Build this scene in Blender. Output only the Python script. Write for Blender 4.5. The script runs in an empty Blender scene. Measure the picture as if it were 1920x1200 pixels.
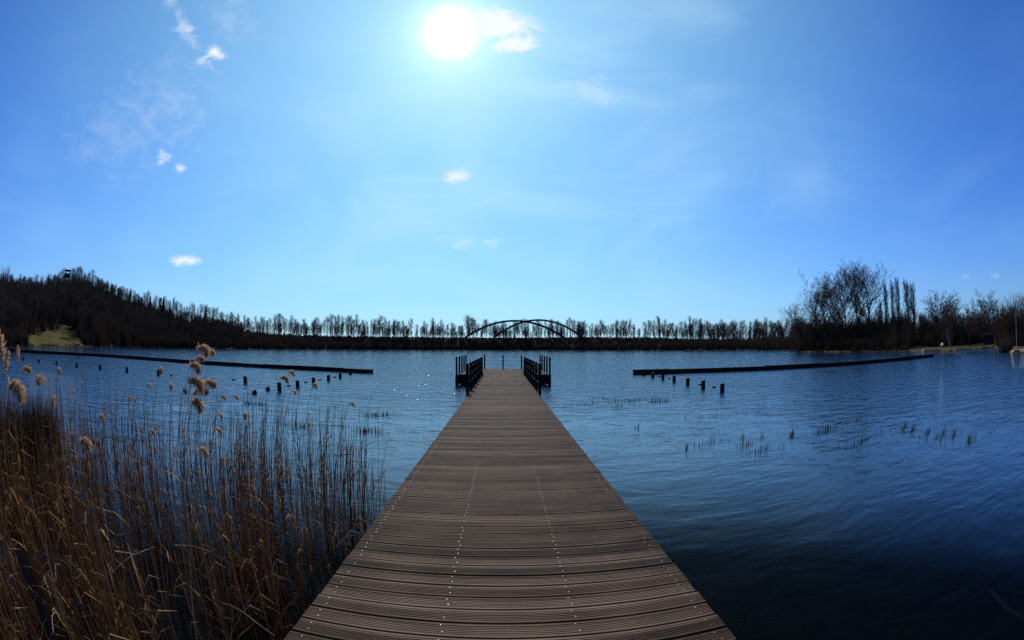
import bpy, math, random
import numpy as np
from mathutils import Vector, Matrix
random.seed(7); RNG = np.random.default_rng(7)
R = math.radians
sc = bpy.context.scene
# ------------------------------------------------------------------ camera
EYE = 2.2; PITCH = 3.5; DECK = 0.65
cd = bpy.data.cameras.new('camera'); cam = bpy.data.objects.new('camera', cd)
sc.collection.objects.link(cam); sc.camera = cam
cam.location = (0, 0, EYE); cam.rotation_euler = (R(90 + PITCH), 0, 0)
cd.type = 'PANO'; cd.sensor_width = 36; cd.sensor_fit = 'HORIZONTAL'
cd.clip_start = 0.05; cd.clip_end = 9000
for holder in (cd, getattr(cd, 'cycles', None)):
    try:
        holder.panorama_type = 'FISHEYE_EQUISOLID'; holder.fisheye_lens = 16.0; holder.fisheye_fov = R(180)
    except Exception: pass
FP = 16 / 36 * 1920
def ray(px, py):                                   # survey of the place: sight line of a photo point
    dx = px - 960; dy = 600 - py; r = math.hypot(dx, dy) or 1e-6
    th = 2 * math.asin(r / (2 * FP)); s = math.sin(th) / r
    X, U, F = dx * s, dy * s, math.cos(th); p = R(PITCH)
    return Vector((X, F * math.cos(p) - U * math.sin(p), F * math.sin(p) + U * math.cos(p)))
def at(px, py, z=0.0):
    v = ray(px, py); t = (z - EYE) / v.z; return Vector((v.x * t, v.y * t, z))
def azi(px): v = ray(px, 645); return math.atan2(v.x, v.y)
def tan_el(px, py): v = ray(px, py); return v.z / math.hypot(v.x, v.y)
# ------------------------------------------------------------------ light and sky
SUN = ray(845, 60).normalized()
SUN_EL = math.asin(SUN.z); SUN_AZ = math.atan2(SUN.x, SUN.y)
sd = bpy.data.lights.new('sun', 'SUN'); sd.energy = 3.6; sd.angle = R(0.55); sd.color = (1, .93, .84)
so = bpy.data.objects.new('sun', sd); sc.collection.objects.link(so)
so.rotation_euler = (-SUN).to_track_quat('-Z', 'Y').to_euler()
sc.view_settings.view_transform = 'Standard'; sc.view_settings.look = 'None'
sc.view_settings.exposure = 0; sc.view_settings.gamma = 1
sc.cycles.use_denoising = False
try: sc.cycles.denoiser = 'OPENIMAGEDENOISE'
except Exception: pass
sc.cycles.max_bounces = 8; sc.cycles.transparent_max_bounces = 12; sc.cycles.caustics_reflective = False
sc.cycles.sample_clamp_indirect = 3

class NT:                                          # small node-tree helper
    def __init__(s, t): s.t = t; s.t.nodes.clear()
    def n(s, typ, **k):
        nd = s.t.nodes.new(typ)
        for a, v in k.items(): setattr(nd, a, v)
        return nd
    def put(s, sock, v):
        if hasattr(v, 'is_output'): s.t.links.new(v, sock)
        elif v is not None: sock.default_value = v
    def m(s, op, a, b=None, c=None, clamp=False):
        nd = s.n('ShaderNodeMath', operation=op); nd.use_clamp = clamp
        for i, v in enumerate((a, b, c)): 
            if v is not None: s.put(nd.inputs[i], v)
        return nd.outputs[0]
    def vm(s, op, a, b=None, out=0):
        nd = s.n('ShaderNodeVectorMath', operation=op); s.put(nd.inputs[0], a)
        if b is not None: s.put(nd.inputs[1], b)
        return nd.outputs[out]
    def mix(s, f, a, b, mode='MIX'):
        nd = s.n('ShaderNodeMix', data_type='RGBA', blend_type=mode)
        s.put(nd.inputs[0], f); s.put(nd.inputs[6], a); s.put(nd.inputs[7], b); return nd.outputs[2]
    def noise(s, vec, scale, detail=4, rough=.55, dist=0, out=0, dim='3D'):
        nd = s.n('ShaderNodeTexNoise', noise_dimensions=dim); s.put(nd.inputs['Vector'], vec)
        nd.inputs['Scale'].default_value = scale; nd.inputs['Detail'].default_value = detail
        nd.inputs['Roughness'].default_value = rough; nd.inputs['Distortion'].default_value = dist
        return nd.outputs[out]
    def mr(s, v, a, b, c=0, d=1, smooth=False):
        nd = s.n('ShaderNodeMapRange'); nd.interpolation_type = 'SMOOTHSTEP' if smooth else 'LINEAR'
        for i, x in enumerate((v, a, b, c, d)): s.put(nd.inputs[i], x)
        return nd.outputs[0]
    def mapping(s, vec, scale=(1, 1, 1), rot=(0, 0, 0), loc=(0, 0, 0)):
        nd = s.n('ShaderNodeMapping'); s.put(nd.inputs[0], vec); nd.inputs['Scale'].default_value = scale
        nd.inputs['Rotation'].default_value = rot; nd.inputs['Location'].default_value = loc
        return nd.outputs[0]
def c4(c): return (c[0], c[1], c[2], 1)

world = bpy.data.worlds.new('World'); sc.world = world; world.use_nodes = True
w = NT(world.node_tree)
tc = w.n('ShaderNodeTexCoord').outputs['Generated']
D = w.vm('NORMALIZE', tc)
sky = w.n('ShaderNodeTexSky', sky_type='NISHITA'); sky.sun_disc = False
sky.sun_elevation = SUN_EL; sky.sun_rotation = SUN_AZ; sky.air_density = 1.2; sky.dust_density = .6; sky.ozone_density = 4.5
ang = w.m('MULTIPLY', w.m('ARCCOSINE', w.m('MINIMUM', w.vm('DOT_PRODUCT', D, tuple(SUN), out='Value'), .9999999)), 57.2958)
sep = w.n('ShaderNodeSeparateXYZ'); w.put(sep.inputs[0], D); up = sep.outputs[2]
SKY_K = .10
base = w.mix(1, sky.outputs[0], (SKY_K, SKY_K, SKY_K, 1), 'MULTIPLY')
tint = w.mix(w.mr(ang, 18, 75, smooth=True), (.46, .91, 1.30, 1), (.29, .68, 1.44, 1))
base = w.mix(1, base, tint, 'MULTIPLY')
hz = w.m('POWER', w.m('SUBTRACT', 1, w.m('MAXIMUM', up, 0, clamp=True)), 9)                  # pale air near the horizon
hzf = w.m('MULTIPLY', hz, w.mr(ang, 30, 90, .72, .22))
base = w.mix(hzf, base, (.60, .82, .98, 1))
wide = w.m('MULTIPLY', w.m('EXPONENT', w.m('MULTIPLY', w.m('POWER', w.m('DIVIDE', ang, 40), 2), -1)), .60)
base = w.mix(wide, base, (.37, .75, 1.0, 1))
# thin veil of high cloud
vv = w.mapping(D, (1.0, 1.0, 2.6))
veil = w.m('MULTIPLY', w.mr(w.noise(vv, 2.1, 7, .56, .8), .36, .80, smooth=True), w.mr(w.noise(D, 1.3, 2), .32, .62, smooth=True))
veil = w.m('MULTIPLY', veil, w.mr(ang, 20, 80, .45, .10))
base = w.mix(veil, base, w.mix(w.mr(ang, 25, 70), (.62, .90, 1.04, 1), (.36, .66, 1.06, 1)))
# aureole of the veiled sun
def expf(k, p=1): return w.m('EXPONENT', w.m('MULTIPLY', w.m('POWER', w.m('DIVIDE', ang, k), p), -1))
cloudn = w.noise(w.mapping(D, (1, 1, 1.8)), 20, 8, .66, .5)
glow = w.m('ADD', w.m('MULTIPLY', expf(1.5, 1.35), 5.0), w.m('ADD', w.m('MULTIPLY', expf(4.0), .58), w.m('MULTIPLY', expf(26, 1.6), .02)))
gl = w.vm('SCALE', (1.0, 1.02, 1.02)); gl.node.inputs[3].default_value = 1; w.put(gl.node.inputs[3], glow)
base = w.vm('ADD', base, gl)
# small cumulus, each at its own place in the sky: photo point, half sizes in degrees, tilt, density
PUFFS = [(350, 56, 5.0, 1.0, -38, .62), (403, 98, 1.9, .8, -8, 1.3), (430, 30, 4.5, 2.5, -20, .16), (330, 180, 7, 5, -30, .12), (230, 250, 8, 5, 10, .12), (857, 330, 1.8, 1.05, 12, 1.3), (356, 489, 2.1, .65, 3, 1.05),
         (305, 289, 1.2, .9, -20, .8), (338, 316, .8, .45, 0, .8), (930, 45, 5.6, 2.3, 2, 2.1), (962, 82, 3.2, 1.2, 8, 1.9),
         (865, 455, 2.6, .9, 0, .32), (920, 458, 1.6, .6, 0, .32), (1100, 165, 3.4, 1.8, -15, .30), (1868, 517, .8, .35, 0, .18), (1808, 520, .9, .3, 0, .15)]
for (px, py, a, b, tilt, dens) in PUFFS:
    c = ray(px, py).normalized(); right = Vector((c.y, -c.x, 0)).normalized(); upv = right.cross(c)
    t = R(tilt); u = right * math.cos(t) + upv * math.sin(t); v = upv * math.cos(t) - right * math.sin(t)
    U = w.m('DIVIDE', w.vm('DOT_PRODUCT', D, tuple(u), out='Value'), math.sin(R(a)))
    V = w.m('DIVIDE', w.vm('DOT_PRODUCT', D, tuple(v), out='Value'), math.sin(R(b)))
    rr = w.m('SQRT', w.m('ADD', w.m('MULTIPLY', U, U), w.m('MULTIPLY', V, V)))
    front = w.m('GREATER_THAN', w.vm('DOT_PRODUCT', D, tuple(c), out='Value'), .5)
    m_ = w.m('ADD', w.m('MULTIPLY', w.m('SUBTRACT', 1, rr), 1.3 * max(1, dens)), w.m('MULTIPLY', w.m('SUBTRACT', cloudn, .52), 5.6))
    m_ = w.m('MULTIPLY', w.mr(m_, -.5, 1.9, smooth=True), w.m('MULTIPLY', front, min(1, dens)))
    m_ = w.m('MULTIPLY', m_, w.mr(rr, 1.0, 2.3, 1, 0, smooth=True))
    base = w.mix(m_, base, (.95, .99, 1.03, 1))
bg = w.n('ShaderNodeBackground'); w.put(bg.inputs[0], base); bg.inputs[1].default_value = 1
wo = w.n('ShaderNodeOutputWorld'); w.put(wo.inputs[0], bg.outputs[0])
try: world.cycles.sampling_method = 'MANUAL'; world.cycles.sample_map_resolution = 1024
except Exception: pass

# ------------------------------------------------------------------ materials
def mat(name): 
    m = bpy.data.materials.new(name); m.use_nodes = True; return m, NT(m.node_tree)
def simple(name, col, rough=.8, col2=None, scale=3, metal=0, bump=0, transl=0, spec=.3, detail=5):
    m, t = mat(name); o = t.n('ShaderNodeOutputMaterial'); p = t.n('ShaderNodeBsdfPrincipled')
    co = t.n('ShaderNodeTexCoord').outputs['Object']
    nz = t.noise(co, scale, detail, .6)
    if col2 is None: col2 = tuple(x * .55 for x in col)
    t.put(p.inputs['Base Color'], t.mix(t.mr(nz, .3, .7), c4(col), c4(col2)))
    p.inputs['Roughness'].default_value = rough; p.inputs['Metallic'].default_value = metal
    p.inputs['Specular IOR Level'].default_value = spec
    if bump:
        b = t.n('ShaderNodeBump'); b.inputs['Strength'].default_value = bump; b.inputs['Distance'].default_value = .01
        t.put(b.inputs['Height'], nz); t.put(p.inputs['Normal'], b.outputs[0])
    s = p.outputs[0]
    if transl:
        tr = t.n('ShaderNodeBsdfTranslucent'); tr.inputs[0].default_value = c4(col)
        mx = t.n('ShaderNodeMixShader'); mx.inputs[0].default_value = transl
        t.put(mx.inputs[1], s); t.put(mx.inputs[2], tr.outputs[0]); s = mx.outputs[0]
    t.put(o.inputs[0], s); return m
M = {}
M['bark'] = simple('bark', (.060, .043, .032), .9, (.022, .017, .013), 6, spec=.1)
M['twig'] = simple('twig', (.14, .090, .062), .9, (.08, .052, .038), 2, spec=.1, transl=.3)
M['conifer'] = simple('conifer_needles', (.014, .022, .012), .9, (.008, .012, .007), 2, spec=.1)
M['brush'] = simple('brush', (.065, .043, .028), .95, (.026, .018, .013), .25, spec=.05, transl=.15)
M['steel'] = simple('black_paint', (.010, .008, .006), .8, (.015, .011, .008), 30, spec=.05)
M['wetwood'] = simple('wet_dark_wood', (.022, .016, .011), .8, (.008, .006, .005), 7, bump=.6, spec=.08)
M['archsteel'] = simple('arch_steel', (.022, .024, .03), .6, (.015, .016, .02), .3)
M['wire'] = simple('wire', (.25, .25, .26), .4, metal=.8, scale=20)
M['screw'] = simple('screw_steel', (.42, .39, .35), .55, (.2, .18, .15), 90, metal=.3)
M['white'] = simple('weathered_white_paint', (.30, .30, .30), .8, (.20, .20, .19), 5)
M['shed'] = simple('dark_boards', (.015, .017, .03), .8, (.01, .01, .015), 4)
M['sand'] = simple('pale_sand', (.28, .21, .13), .95, (.18, .13, .08), .8)
M['shoot'] = simple('green_shoot', (.10, .17, .028), .6, (.12, .13, .05), 14, transl=.35)
M['duck'] = simple('duck_feathers', (.02, .018, .016), .7, (.06, .05, .04), 12)
REED = [simple('dry_reed', c, .65, tuple(x * .6 for x in c), 5, transl=.45, spec=.3) for c in
        ((.37, .19, .062), (.25, .122, .040), (.46, .29, .13), (.12, .058, .024))]
REED.append(simple('green_reed', (.07, .11, .02), .6, (.11, .12, .03), 5, transl=.4))
REED.append(simple('pale_reed', (.62, .50, .34), .5, (.42, .30, .18), 5, transl=.3, spec=.6))  # paleness of sunlit stems put into the colour
M['plume'] = simple('plume_hair', (.52, .33, .19), .8, (.34, .19, .09), 30, transl=.6)

def deck_material():
    m, t = mat('weathered_deck_wood'); o = t.n('ShaderNodeOutputMaterial'); p = t.n('ShaderNodeBsdfPrincipled')
    co = t.n('ShaderNodeTexCoord').outputs['Object']
    s = t.n('ShaderNodeSeparateXYZ'); t.put(s.inputs[0], co)
    idx = t.m('FLOOR', t.m('DIVIDE', s.outputs[1], PITCH_Y))
    wn = t.n('ShaderNodeTexWhiteNoise', noise_dimensions='1D'); t.put(wn.inputs['W'], idx)
    cb = t.n('ShaderNodeCombineXYZ'); t.put(cb.inputs[0], t.m('ADD', s.outputs[0], t.m('MULTIPLY', wn.outputs[0], 37)))
    t.put(cb.inputs[1], s.outputs[1]); t.put(cb.inputs[2], s.outputs[2])
    grain = t.noise(t.mapping(cb.outputs[0], (2.2, 70, 1)), 1, 7, .62)
    blot = t.noise(cb.outputs[0], 1.7, 6, .62); spk = t.noise(t.mapping(cb.outputs[0], (9, 22, 1)), 4, 5, .7)
    a = t.mix(t.mr(grain, .28, .72), (.092, .049, .023, 1), (.250, .150, .084, 1))
    b = t.mix(t.mr(blot, .34, .66, smooth=True), (.36, .30, .26, 1), (1, 1, 1, 1)); a = t.mix(.75, a, b, 'MULTIPLY')
    a = t.mix(t.mr(wn.outputs[0], 0, 1, 0, .5), a, t.mix(wn.outputs[0], (.180, .095, .047, 1), (.21, .135, .084, 1)))
    v = t.mr(wn.outputs[0], 0, 1, .50, 1.20)
    sc_ = t.vm('SCALE', a); t.put(sc_.node.inputs[3], v)
    a = t.mix(t.mr(spk, .56, .8, 0, .8), sc_, (.045, .034, .024, 1))
    lich = t.noise(co, 38, 3, .6); lw = t.noise(co, 1.1, 3, .6)
    a = t.mix(t.m('MULTIPLY', t.mr(lich, .66, .74, 0, .75), t.mr(lw, .45, .65)), a, (.34, .31, .24, 1))
    edge = t.m('MULTIPLY', t.mr(t.m('ABSOLUTE', s.outputs[0]), .75, 1.17, 0, .55), t.mr(t.noise(co, 2.6, 5, .65), .35, .6))
    a = t.mix(edge, a, (.045, .030, .016, 1))
    t.put(p.inputs['Base Color'], a); t.put(p.inputs['Roughness'], t.mr(grain, .3, .7, .62, .85))
    p.inputs['Specular IOR Level'].default_value = .1
    bp = t.n('ShaderNodeBump'); bp.inputs['Strength'].default_value = .5; bp.inputs['Distance'].default_value = .003
    t.put(bp.inputs['Height'], grain); t.put(p.inputs['Normal'], bp.outputs[0])
    t.put(o.inputs[0], p.outputs[0]); return m
PITCH_Y = .152
M['deck'] = deck_material()

def water_material():
    m, t = mat('lake_water'); o = t.n('ShaderNodeOutputMaterial')
    co = t.n('ShaderNodeTexCoord').outputs['Object']
    warp = t.vm('SCALE', t.vm('SUBTRACT', t.noise(co, .25, 3, out=1), (.5, .5, .5))); warp.node.inputs[3].default_value = 1.6
    cw = t.vm('ADD', co, warp)
    g = t.n('ShaderNodeNewGeometry').outputs['Position']
    dist = t.vm('LENGTH', g, out='Value')
    big = t.noise(t.mapping(cw, (.9, 2.0, 1), (0, 0, R(22))), 1.0, 2, .45)          # slow swell ridges
    mid = t.noise(t.mapping(cw, (1.6, 3.6, 1), (0, 0, R(12))), 1.6, 3, .5)
    fine = t.noise(t.mapping(cw, (2.0, 4.2, 1), (0, 0, R(-6))), 3.6, 4, .55)
    gust = t.mr(t.noise(t.mapping(co, (.035, .07, 1), (0, 0, R(20))), 1, 3), .35, .65, .55, 1.25)
    h = t.m('ADD', t.m('MULTIPLY', big, .075), t.m('MULTIPLY', mid, .030))
    fs = t.mr(dist, 5, 22, .003, .018)                                                   # lee of the shore is calmer
    h = t.m('ADD', t.m('MULTIPLY', h, t.mr(dist, 2, 20, .25, 1.0)), t.m('MULTIPLY', fine, t.m('MULTIPLY', fs, gust)))
    h = t.m('MULTIPLY', h, t.mr(dist, 40, 260, 1, .55))
    bp = t.n('ShaderNodeBump'); bp.inputs['Strength'].default_value = 1; bp.inputs['Distance'].default_value = 1
    t.put(bp.inputs['Height'], h)
    fr = t.n('ShaderNodeFresnel'); t.put(fr.inputs[0], t.mr(dist, 4.5, 15, 1.09, 2.7)); t.put(fr.inputs[1], bp.outputs[0])  # index graded by distance: sky reflection dimmed near, boosted far out
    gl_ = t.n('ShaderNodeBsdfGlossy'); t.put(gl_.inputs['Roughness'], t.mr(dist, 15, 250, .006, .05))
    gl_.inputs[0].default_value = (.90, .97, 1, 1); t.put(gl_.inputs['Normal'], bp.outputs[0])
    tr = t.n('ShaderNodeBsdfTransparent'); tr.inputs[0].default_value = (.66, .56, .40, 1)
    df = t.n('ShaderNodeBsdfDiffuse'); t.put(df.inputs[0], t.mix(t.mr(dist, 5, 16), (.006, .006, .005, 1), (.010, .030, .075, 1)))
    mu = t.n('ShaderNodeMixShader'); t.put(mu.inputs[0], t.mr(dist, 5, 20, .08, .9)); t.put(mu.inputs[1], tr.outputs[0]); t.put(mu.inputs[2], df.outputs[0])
    mx = t.n('ShaderNodeMixShader'); t.put(mx.inputs[0], fr.outputs[0]); t.put(mx.inputs[1], mu.outputs[0]); t.put(mx.inputs[2], gl_.outputs[0])
    t.put(o.inputs[0], mx.outputs[0]); return m
M['water'] = water_material()

# ------------------------------------------------------------------ mesh helpers
class MB:
    def __init__(s): s.v = []; s.f = []; s.mi = []
    def tube(s, pts, rad, sides=4, mi=0, cap=False, rot=0.):
        n0 = len(s.v); n = len(pts)
        for i, p in enumerate(pts):
            a = pts[max(0, i - 1)]; b = pts[min(n - 1, i + 1)]
            dx, dy, dz = b[0] - a[0], b[1] - a[1], b[2] - a[2]
            L = math.sqrt(dx * dx + dy * dy + dz * dz) or 1e-9; dx /= L; dy /= L; dz /= L
            if abs(dz) > .999: ux, uy, uz = 1., 0., 0.
            else:
                q = math.sqrt(dx * dx + dy * dy); ux, uy, uz = -dy / q, dx / q, 0.
            wx, wy, wz = dy * uz - dz * uy, dz * ux - dx * uz, dx * uy - dy * ux
            r = rad[i] if hasattr(rad, '__len__') else rad
            for k in range(sides):
                t = rot + 2 * math.pi * k / sides; c, sn = math.cos(t) * r, math.sin(t) * r
                s.v.append((p[0] + ux * c + wx * sn, p[1] + uy * c + wy * sn, p[2] + uz * c + wz * sn))
        for i in range(n - 1):
            for k in range(sides):
                a = n0 + i * sides + k; b = n0 + i * sides + (k + 1) % sides
                s.f.append((a, b, b + sides, a + sides)); s.mi.append(mi)
        if cap:
            s.f.append(tuple(range(n0 + sides - 1, n0 - 1, -1))); s.mi.append(mi)
            s.f.append(tuple(range(n0 + (n - 1) * sides, n0 + n * sides))); s.mi.append(mi)
    def ribbon(s, pts, wid, side, mi=0):
        n0 = len(s.v)
        for i, p in enumerate(pts):
            wv = wid[i] if hasattr(wid, '__len__') else wid
            s.v.append((p[0] - side[0] * wv, p[1] - side[1] * wv, p[2] - side[2] * wv))
            s.v.append((p[0] + side[0] * wv, p[1] + side[1] * wv, p[2] + side[2] * wv))
        for i in range(len(pts) - 1):
            a = n0 + 2 * i; s.f.append((a, a + 1, a + 3, a + 2)); s.mi.append(mi)
    def box(s, x0, x1, y0, y1, z0, z1, mi=0, M_=None):
        n0 = len(s.v)
        for z in (z0, z1):
            for (x, y) in ((x0, y0), (x1, y0), (x1, y1), (x0, y1)):
                p = Vector((x, y, z)); p = M_ @ p if M_ is not None else p; s.v.append(tuple(p))
        for q in ((3, 2, 1, 0), (4, 5, 6, 7), (0, 1, 5, 4), (1, 2, 6, 5), (2, 3, 7, 6), (3, 0, 4, 7)):
            s.f.append(tuple(n0 + i for i in q)); s.mi.append(mi)
    def mesh(s, name, mats, smooth=False):
        me = bpy.data.meshes.new(name); me.from_pydata(s.v, [], s.f)
        for m in mats: me.materials.append(m)
        if len(mats) > 1: me.polygons.foreach_set('material_index', s.mi)
        if smooth: me.polygons.foreach_set('use_smooth', [True] * len(s.f))
        me.update(); return me
def link(name, me, parent=None, loc=None, rz=0, sca=None):
    o = bpy.data.objects.new(name, me); sc.collection.objects.link(o)
    if parent: o.parent = parent
    if loc is not None: o.location = loc
    if rz: o.rotation_euler = (0, 0, rz)
    if sca is not None: o.scale = (sca,) * 3 if not hasattr(sca, '__len__') else sca
    return o
def tag(o, label=None, cat=None, group=None, kind=None):
    for k, v in (('label', label), ('category', cat), ('group', group), ('kind', kind)):
        if v: o[k] = v
    return o
def np_mesh(name, verts, faces, mats, mi=None, smooth=False):      # faces: (n,4) array
    me = bpy.data.meshes.new(name); me.vertices.add(len(verts)); me.vertices.foreach_set('co', verts.astype('f4').ravel())
    nf = len(faces); me.loops.add(nf * 4); me.loops.foreach_set('vertex_index', faces.astype('i4').ravel())
    me.polygons.add(nf); me.polygons.foreach_set('loop_start', np.arange(0, nf * 4, 4, dtype='i4'))
    me.polygons.foreach_set('loop_total', np.full(nf, 4, 'i4'))
    for m in mats: me.materials.append(m)
    if mi is not None: me.polygons.foreach_set('material_index', mi.astype('i4'))
    if smooth: me.polygons.foreach_set('use_smooth', np.ones(nf, bool))
    me.update(calc_edges=True); me.validate(); return me

ORDW = ['first', 'second', 'third', 'fourth', 'fifth', 'sixth', 'seventh', 'eighth', 'ninth', 'tenth', 'eleventh', 'twelfth', 'thirteenth', 'fourteenth', 'fifteenth',
        'sixteenth', 'seventeenth', 'eighteenth', 'nineteenth', 'twentieth', 'twenty-first', 'twenty-second', 'twenty-third', 'twenty-fourth', 'twenty-fifth', 'twenty-sixth', 'twenty-seventh', 'twenty-eighth', 'twenty-ninth', 'thirtieth']
CNT = {}
def nth(key): CNT[key] = CNT.get(key, -1) + 1; return ORDW[CNT[key] % len(ORDW)]
def stretch(px, table):
    for lim, nm in table:
        if px < lim: return nm
    return table[-1][1]
FARSEG = [(505, 'at the foot of the hill'), (560, 'above the tallest left post'), (625, 'above the last left posts'), (700, 'above the left barrier end'), (780, 'between left barrier and pier'),
          (868, 'just left of the bridge'), (930, 'at the left arch foot'), (1000, 'where the arches cross'), (1060, 'under the right arch'), (1100, 'at the right arch foot'), (1188, 'just right of the bridge'),
          (1240, 'above the right barrier end'), (1300, 'above the first right posts'), (1360, 'above the last right posts'), (1440, 'right of the posts'), (9999, 'beside the right grove')]
HILLSEG = [(80, 'left of the hill top'), (117, 'just left of the lookout tower'), (160, 'just right of the lookout tower'), (210, 'on the upper right slope'), (270, 'left of the conifers'), (330, 'around the conifers'), (390, 'on the lower right slope'), (9999, 'at the right end of the hill')]
# ------------------------------------------------------------------ terrain
# photo column: shore distance, distance of the crest, photo row of the crest
PROF = [(-200, 82, 120, 575), (0, 87, 160, 556), (30, 93, 200, 551), (70, 101, 225, 548), (95, 108, 232, 542), (125, 116, 232, 535), (160, 124, 232, 537),
        (200, 136, 232, 550), (250, 150, 235, 571), (300, 165, 240, 590), (350, 176, 250, 602), (400, 188, 260, 611), (450, 212, 270, 620),
        (500, 240, 290, 627), (600, 300, 340, 630), (700, 345, 375, 631), (800, 400, 430, 632), (900, 450, 480, 633), (1000, 450, 480, 633),
        (1100, 385, 415, 632), (1200, 325, 360, 633), (1300, 272, 305, 637), (1400, 212, 250, 641), (1480, 160, 220, 645), (1496, 128, 200, 646),
        (1520, 118, 190, 646), (1560, 111, 180, 646), (1650, 99, 170, 645), (1700, 92, 170, 643), (1760, 88, 150, 641), (1812, 84, 140, 640),
        (1818, 95, 140, 640), (1866, 92, 120, 640), (1876, 66, 100, 638), (1900, 62, 95, 636), (1920, 60, 95, 635), (2100, 52, 95, 632)]
PA = np.array([azi(min(max(p[0], -240), 2160)) for p in PROF])
PR = np.array([p[1] for p in PROF], float); PC = np.array([p[2] for p in PROF], float)
PZ = np.array([EYE + p[2] * tan_el(min(max(p[0], -240), 2160), p[3]) for p in PROF])
def ext(a, lo, hi):                                # close the lake behind the viewpoint
    return np.concatenate([[lo[0]], [lo[1]], [lo[2]], a, [hi[0]], [hi[1]], [hi[2]]])
AA = ext(PA, (-math.pi, -2.2, -1.62), (1.72, 2.3, math.pi))
AR = ext(PR, (7., 26., 60.), (40., 20., 7.)); AC = ext(PC, (60., 80., 110.), (90., 70., 60.)); AZ = ext(PZ, (3., 3., 6.), (4., 3., 3.))
GL_A, GL_R0 = azi(125), 100.
def glade(a, r):                                   # open grass slope on the left hill
    w_ = np.clip((139 - r) / 30, 0, 1) ** 1.15 * R(6.0) + np.clip((r - 128) / 8, 0, 1) * np.clip((160 - r) / 32, 0, 1) * R(.35)
    return (np.abs(a - GL_A - R(.2)) < w_) & (r < 160)
def ground(x, y, wob=True):
    x = np.asarray(x, float); y = np.asarray(y, float)
    a = np.arctan2(x, y); r = np.hypot(x, y)
    rs = np.interp(a, AA, AR); rc = np.interp(a, AA, AC); zc = np.interp(a, AA, AZ)
    if wob: rs = rs + .8 * np.sin(a * 90) + .5 * np.sin(a * 217 + 1)
    t = np.clip((r - rs) / np.maximum(rc - rs, 1), 0, 1)
    flat = (a > azi(1690))                         # lawns on the right stay low before the trees
    tt = np.where(flat, t ** 2.0, t ** 1.15); land = .22 + (zc - .22) * (tt * (1 - .25 * tt) / .75)
    land = np.where(r > rc, zc - np.minimum((r - rc) * .04, np.maximum(zc - 2, 0) * .8), land)
    land = land + .25 * np.sin(x * .21) * np.sin(y * .17) * np.clip((r - rs) / 15, 0, 1)
    bank = np.clip((r - rs) / 1.2, 0, 1)
    dep = -np.minimum(.10 + (rs - r) * .05, 1.9) + .05 * np.sin(x * 1.7) * np.sin(y * 1.3)
    return np.where(r > rs, -.1 + (land + .1) * bank, dep)
na = 1500
angs = np.linspace(-math.pi, math.pi, na, endpoint=False)
rad = np.concatenate([np.linspace(.5, 60, 75), np.linspace(61, 300, 210), np.linspace(303, 520, 80), np.geomspace(530, 7000, 24)])
A_, R_ = np.meshgrid(angs, rad, indexing='ij')
X = R_ * np.sin(A_); Y = R_ * np.cos(A_); Z = ground(X, Y)
verts = np.stack([X, Y, Z], -1).reshape(-1, 3); nr = len(rad)
I, J = np.meshgrid(np.arange(na), np.arange(nr - 1), indexing='ij'); I2 = (I + 1) % na
faces = np.stack([I * nr + J, I * nr + J + 1, I2 * nr + J + 1, I2 * nr + J], -1).reshape(-1, 4)
faces = faces[:, ::-1]
cidx = len(verts); verts = np.vstack([verts, [0, 0, float(ground(0, .3))]])
fan = np.array([[cidx, ((i + 1) % na) * nr, i * nr, i * nr] for i in range(0)]).reshape(-1, 4)
def ground_material():
    m, t = mat('shore_ground'); o = t.n('ShaderNodeOutputMaterial'); p = t.n('ShaderNodeBsdfPrincipled')
    co = t.n('ShaderNodeTexCoord').outputs['Object']
    dirt = t.mix(t.mr(t.noise(co, .6, 6, .65), .3, .7), (.016, .012, .008, 1), (.030, .022, .014, 1))
    mud = t.mix(t.mr(t.noise(co, 2.6, 9, .70, .2), .34, .70), (.018, .014, .009, 1), (.075, .056, .034, 1))
    s = t.n('ShaderNodeSeparateXYZ'); t.put(s.inputs[0], co)
    t.put(p.inputs['Base Color'], t.mix(t.mr(s.outputs[2], -.14, -.03), mud, dirt)); p.inputs['Roughness'].default_value = .95
    p.inputs['Specular IOR Level'].default_value = .05
    t.put(o.inputs[0], p.outputs[0]); return m
def grass_material(name, c1, c2, c3):
    m, t = mat(name); o = t.n('ShaderNodeOutputMaterial'); p = t.n('ShaderNodeBsdfPrincipled')
    co = t.n('ShaderNodeTexCoord').outputs['Object']
    a = t.mix(t.mr(t.noise(co, .12, 4, .6), .4, .6), c4(c1), c4(c2)); a = t.mix(t.mr(t.noise(co, 1.1, 6, .7), .5, .8), a, c4(c3))
    t.put(p.inputs['Base Color'], a); p.inputs['Roughness'].default_value = .95; p.inputs['Specular IOR Level'].default_value = .05
    t.put(o.inputs[0], p.outputs[0]); return m
# material per face: 0 earth, 1 glade grass, 2 right lawn
fc = verts[faces].mean(1); fa = np.arctan2(fc[:, 0], fc[:, 1]); frr = np.hypot(fc[:, 0], fc[:, 1])
frs = np.interp(fa, AA, AR)
mi = np.zeros(len(faces), int)
gj = np.sin(fc[:, 0] * 1.9) * .004
mi[glade(fa + gj, frr + 3 * np.sin(fa * 160)) & (frr > frs + 1.2)] = 1
mi[(fa > azi(1700)) & (frr > frs + .8) & (frr < frs + 26) & (np.abs(fa) < 1.6)] = 2
mi[(fa > azi(1512)) & (fa < azi(1600)) & (frr > frs + .3) & (frr < frs + 5)] = 2
gm = np_mesh('ground', verts, faces, [ground_material(), grass_material('glade_grass', (.066, .056, .015), (.095, .068, .024), (.034, .033, .011)),
      grass_material('lawn_grass', (.065, .055, .016), (.10, .07, .024), (.03, .028, .01))], mi, smooth=True)
tag(link('ground', gm), kind='structure')
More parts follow.
